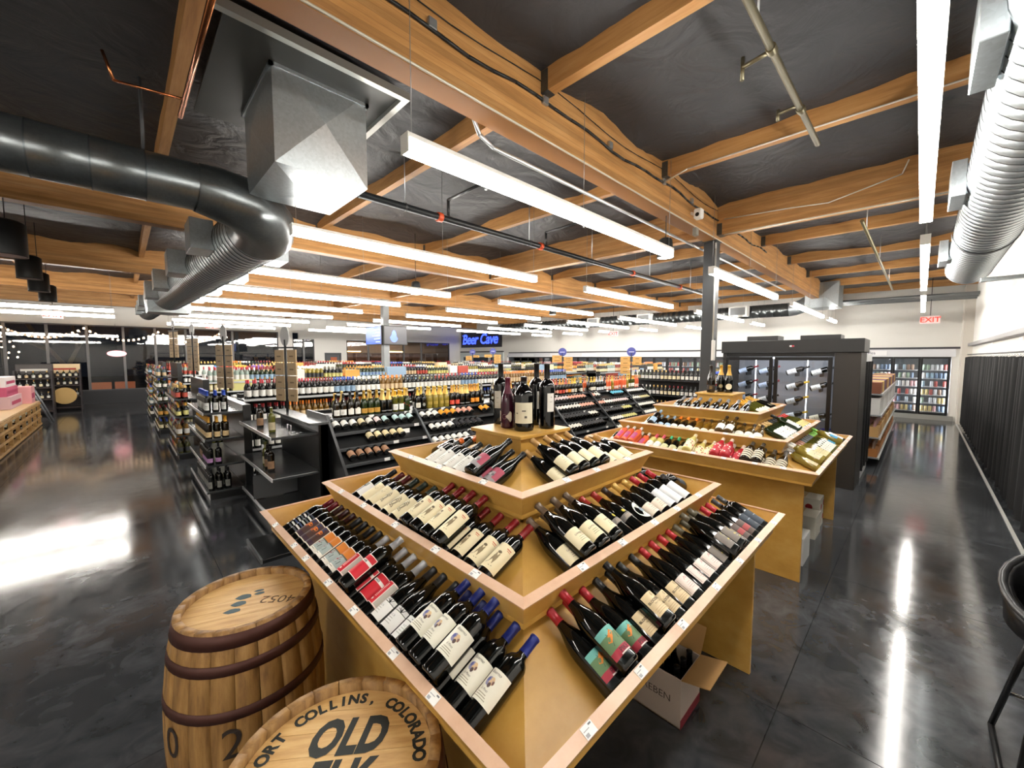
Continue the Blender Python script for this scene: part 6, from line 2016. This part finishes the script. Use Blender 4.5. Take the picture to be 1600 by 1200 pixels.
# ================================================================ black bar stool at the right edge
stl = thing('bar_stool', 'black bucket bar stool on sled legs at the right edge', 'bar stool', (2.86, -0.60, 0))
BLS = C('#0d0d0e', 0.4)
for sg in (-1, 1):
    MB().tube([(0.34, sg * 0.25, 0.012), (-0.30, sg * 0.25, 0.012)], 0.013, 8).tube([(0.34, sg * 0.25, 0.012), (0.10, sg * 0.17, 0.70)], 0.013, 8).tube([(-0.30, sg * 0.25, 0.012), (-0.12, sg * 0.17, 0.70)], 0.013, 8).build('sled_leg', BLS, stl)
MB().tube([(0.26, -0.22, 0.26), (0.26, 0.22, 0.26)], 0.011, 8).tube([(-0.24, -0.23, 0.22), (-0.24, 0.23, 0.22)], 0.011, 8).build('foot_rest', CHROME, stl)
seat = MB()
prof = []
seg = 28
vs, fs = [], []
for j in range(7):
    tt = j / 6
    for k in range(seg):
        a = 2 * math.pi * k / seg
        back = 0.5 + 0.5 * math.cos(a)
        rr_ = 0.06 + 0.22 * min(1, tt * 1.6)
        z = 0.70 + (max(0, tt - 0.5) * 2) ** 1.3 * (0.10 + 0.22 * back)
        if j >= 4:
            rr_ += 0.03 * (tt - 0.5)
        vs.append((rr_ * math.cos(a), rr_ * math.sin(a) * 0.98, z))
for j in range(6):
    for k in range(seg):
        fs.append((j * seg + k, j * seg + (k + 1) % seg, (j + 1) * seg + (k + 1) % seg, (j + 1) * seg + k))
fs.append(tuple(range(seg)))
o = seat.add(vs, fs, 0, True).build('bucket_seat', C('#101011', 0.35), stl)
md = o.modifiers.new('thickness', 'SOLIDIFY')
md.thickness = 0.03
elbow(stl, [vs[6 * seg + k % seg] for k in range(seg + 1)], 0.016, C('#2b2b2c', 0.3), 'rim')

# ================================================================ left side: crates, cartons, easel, window displays
cr = thing('wooden_crate_display', 'long low display of wooden crates at the far left', 'crate display', (-3.2, 10.2, 0))
CW2, CL = 1.45, 7.4
MB().box(0, CW2, 0, CL, 0.66, 0.70).build('top_board', C('#c9a77c', 0.6), cr)
for k in range(10):
    y = CL * k / 9
    MB().bbox(CW2 - 0.06, CW2, min(y, CL - 0.05), min(y + 0.05, CL), 0.02, 0.66, 0.003).build('upright', CRATEWOOD, cr)
for z in (0.02, 0.22, 0.43, 0.60):
    MB().bbox(CW2, CW2 + 0.018, 0, CL, z, z + 0.055, 0.002).build('slat', CRATEWOOD, cr)
for z in (0.04, 0.36):
    MB().box(0.3, CW2 - 0.02, 0, CL, z, z + 0.018).build('shelf', CRATEWOOD, cr)
MB().box(0.28, 0.30, 0, CL, 0, 0.66).build('back_board', C('#3a2b1c', 0.7), cr)
for i in range(34):
    M = axes(Vector((0, 1, 0)), Vector((0, 0, -1)), Vector((-1, 0, 0)), Vector((-3.2 + CW2 - 0.10, 10.32 + 0.21 * i, 0.42 if i % 2 else 0.10)))
    o = put('wine_bottle', lying_mesh([W_, CR, BRN, BL][i % 4]), None, None, None, M)
    o.name = 'crate_bottle'
    tag(o, 'bottle lying in the wooden crate display, %s from the near end, %s tier' % (ORD[i], 'upper' if i % 2 else 'lower'), 'bottle', 'bottles lying in the crates')
for i, (u, v, z, sx, sy, sz, c, lab) in enumerate(((-2.75, 13.6, 0.70, 0.6, 1.3, 0.18, '#d8c3a2', 'tan carton lid lying on the crate display'), (-2.7, 15.1, 0.70, 0.75, 1.5, 0.30, '#c9a9ad', 'lower pink carton on the crate display'),
                                                   (-2.7, 15.15, 1.0005, 0.7, 1.4, 0.22, '#b8506e', 'magenta carton on the pink carton stack'), (-2.68, 15.2, 1.221, 0.66, 1.3, 0.24, '#ddd5d2', 'white carton at the top of the pink stack'),
                                                   (-2.2, 16.75, 0.70, 0.4, 0.6, 0.45, '#d99a9c', 'pale pink carton at the end of the crate display'))):
    t = thing('stacked_carton', lab, 'carton', (u, v, z + 0.0005))
    MB().bbox(0, sx, 0, sy, 0, sz, 0.005).build('box', C(c, 0.65), t)
    MB().box(sx, sx + 0.001, sy * 0.1, sy * 0.9, sz * 0.3, sz * 0.6).build('printed_band', C('#a8365a' if i else '#b9936a', 0.65), t)
ea = thing('leaning_easel', 'grey metal easel leaning out at the end of the crates', 'easel', (-1.9, 17.9, 0))
MB().tube([(0.32, 0, 0), (-0.05, 0, 1.1)], 0.022, 8).tube([(0.32, 0.5, 0), (-0.05, 0.5, 1.1)], 0.022, 8).build('leg', C('#7d8083', 0.4, 0.5), ea)
MB().tube([(-0.05, 0, 1.1), (-0.35, 0.25, 0)], 0.02, 8).build('rear_leg', C('#7d8083', 0.4, 0.5), ea)
MB().tube([(0.1, 0, 0.65), (0.1, 0.5, 0.65)], 0.018, 8).build('crossbar', C('#7d8083', 0.4, 0.5), ea)
sg_ = thing('placard', 'cream placard on a white post at the far left edge', 'sign', (-2.05, 13.0, 0.70))
MB().cyl((0, 0, 0), (0, 0, 0.85), 0.03).build('post', WHITE, sg_)
MB().bbox(-0.18, 0.22, -0.02, 0.02, 0.85, 1.22, 0.01).build('board', C('#e4dfc4', 0.5), sg_)


def window_display(u, v, label, header, hc):
    t = thing('bottle_display', label, 'display rack', (u, v, 0))
    MB().bbox(-0.42, 0.42, 0.2, 0.3, 0, 1.72, 0.006).build('back_panel', C('#2a2224', 0.5), t)
    for sx in (-0.42, 0.38):
        MB().box(sx, sx + 0.04, -0.2, 0.2, 0, 1.5).build('side_panel', C('#2a2224', 0.5), t)
    for z in (0.1, 0.5, 0.9, 1.2):
        s_ = MB().box(-0.38, 0.38, -0.2, 0.2, z, z + 0.03).build('shelf', C('#3a2c28', 0.5), t)
        if z > 0.4:
            for i in range(5):
                mb = MB()
                lowbottle(mb, (-0.3 + 0.15 * i, -0.1, z + 0.0305), 0.26, 0.04, i % 3, (i * 3) % 10, (i * 7) % 4, 10)
                mb.build('small_bottle', STUFFM, s_)
    MB().bbox(-0.40, 0.40, 0.16, 0.2, 1.36, 1.70, 0.004).build('header_board', C(hc, 0.5), t)
    MB().box(-0.30, 0.30, 0.15, 0.16, 1.48, 1.55).build('header_print', C(header, 0.5), t)
    return t


window_display(-2.15, 20.8, 'dark bottle display rack before the window, left one', '#c9c4bc', '#4a4442')
wd = window_display(-1.55, 21.9, 'dark bottle display rack with cream header before the window, right one', '#a8402c', '#e2c79a')
MB().lathe([(0, 0), (0.30, 0), (0.30, 0.02), (0, 0.02)], 28, 0, Matrix.Translation((0, -0.22, 0.55)) @ Matrix.Rotation(math.pi / 2, 4, 'X'), False).build('round_plaque', C('#d3ad6a', 0.5), wd)
for k, (u, c, lab) in enumerate(((-0.75, '#c4692c', 'orange bench outside the window, left one'), (0.05, '#b85f28', 'orange bench outside the window, right one'))):
    t = thing('patio_bench', lab, 'bench', (u, 26.0, -0.05))
    MB().bbox(-0.35, 0.35, -0.25, 0.25, 0.38, 0.46, 0.01).build('seat', C(c, 0.5), t)
    MB().bbox(-0.35, 0.35, 0.2, 0.26, 0.46, 0.85, 0.01).build('backrest', C(c, 0.5), t)
    for sx in (-0.3, 0.3):
        MB().bbox(sx - 0.03, sx + 0.03, -0.22, 0.22, 0, 0.38, 0.004).build('leg', C(c, 0.5), t)
ov = thing('oval_neon', 'pinkish oval neon sign hanging in the dark window', 'sign', (-0.15, 23.85, 2.1))
MB().lathe([(0, -0.01), (0.30, -0.01), (0.30, 0.01), (0, 0.01)], 28, 0, Matrix.Rotation(math.pi / 2, 4, 'X') @ Matrix.Scale(0.42, 4, (0, 1, 0)), False).build('oval_panel', C('#ffb0b4', 0.4, emit=2.0), ov)
MB().tube([(0, 0, 0.12), (0, 0, 1.25), (0, 0.16, 1.25)], 0.004, 6).build('cord', BLACKM, ov)

# swagged string of bulbs along the street window
def swag(pts, sag, n):
    out = []
    for (a, b_) in zip(pts[:-1], pts[1:]):
        for k in range(n):
            s_ = k / n
            p = Vector(a).lerp(Vector(b_), s_)
            p.z -= sag * 4 * s_ * (1 - s_)
            out.append(p)
    out.append(Vector(pts[-1]))
    return out


sl = thing('string_lights', 'warm white string of bulbs swagged across the street window', 'string lights')
sw = swag([(-5.6, 23.7, 3.15), (-3.3, 23.7, 3.22), (-1.05, 23.7, 3.16), (1.2, 23.7, 3.1), (3.4, 23.7, 3.1)], 0.42, 14)
MB().tube(sw, 0.006, 5).build('cord', C('#3a3630', 0.6), sl)
bm2 = MB().lathe([(0, -0.045), (0.03, -0.03), (0.035, 0.0), (0.02, 0.03), (0, 0.04)], 10, 0).mesh('bulb', C('#ffd9b0', 0.4, emit=14))
for p in sw:
    put('bulb', bm2, sl, p - Vector((0, 0, 0.045)))
lt = thing('tree_lights', 'cluster of warm bulbs glowing in the dark beyond the left window', 'string lights', (-4.0, 30.0, 2.0))
MB().tube([(0, 0, -2.0), (0, 0, 0.9)], 0.03, 6).build('pole', BLACKM, lt)
for x, z in ((0, 0.9), (-0.25, 0.68), (0, 0.7), (0.25, 0.68), (-0.35, 0.45), (0, 0.42), (0.35, 0.45), (-0.45, 0.2), (-0.1, 0.2), (0.2, 0.16), (0.5, 0.2), (-0.6, -0.1), (-0.2, -0.05), (0.15, -0.08), (0.45, -0.05)):
    put('bulb', bm2, lt, (x, 0, z))
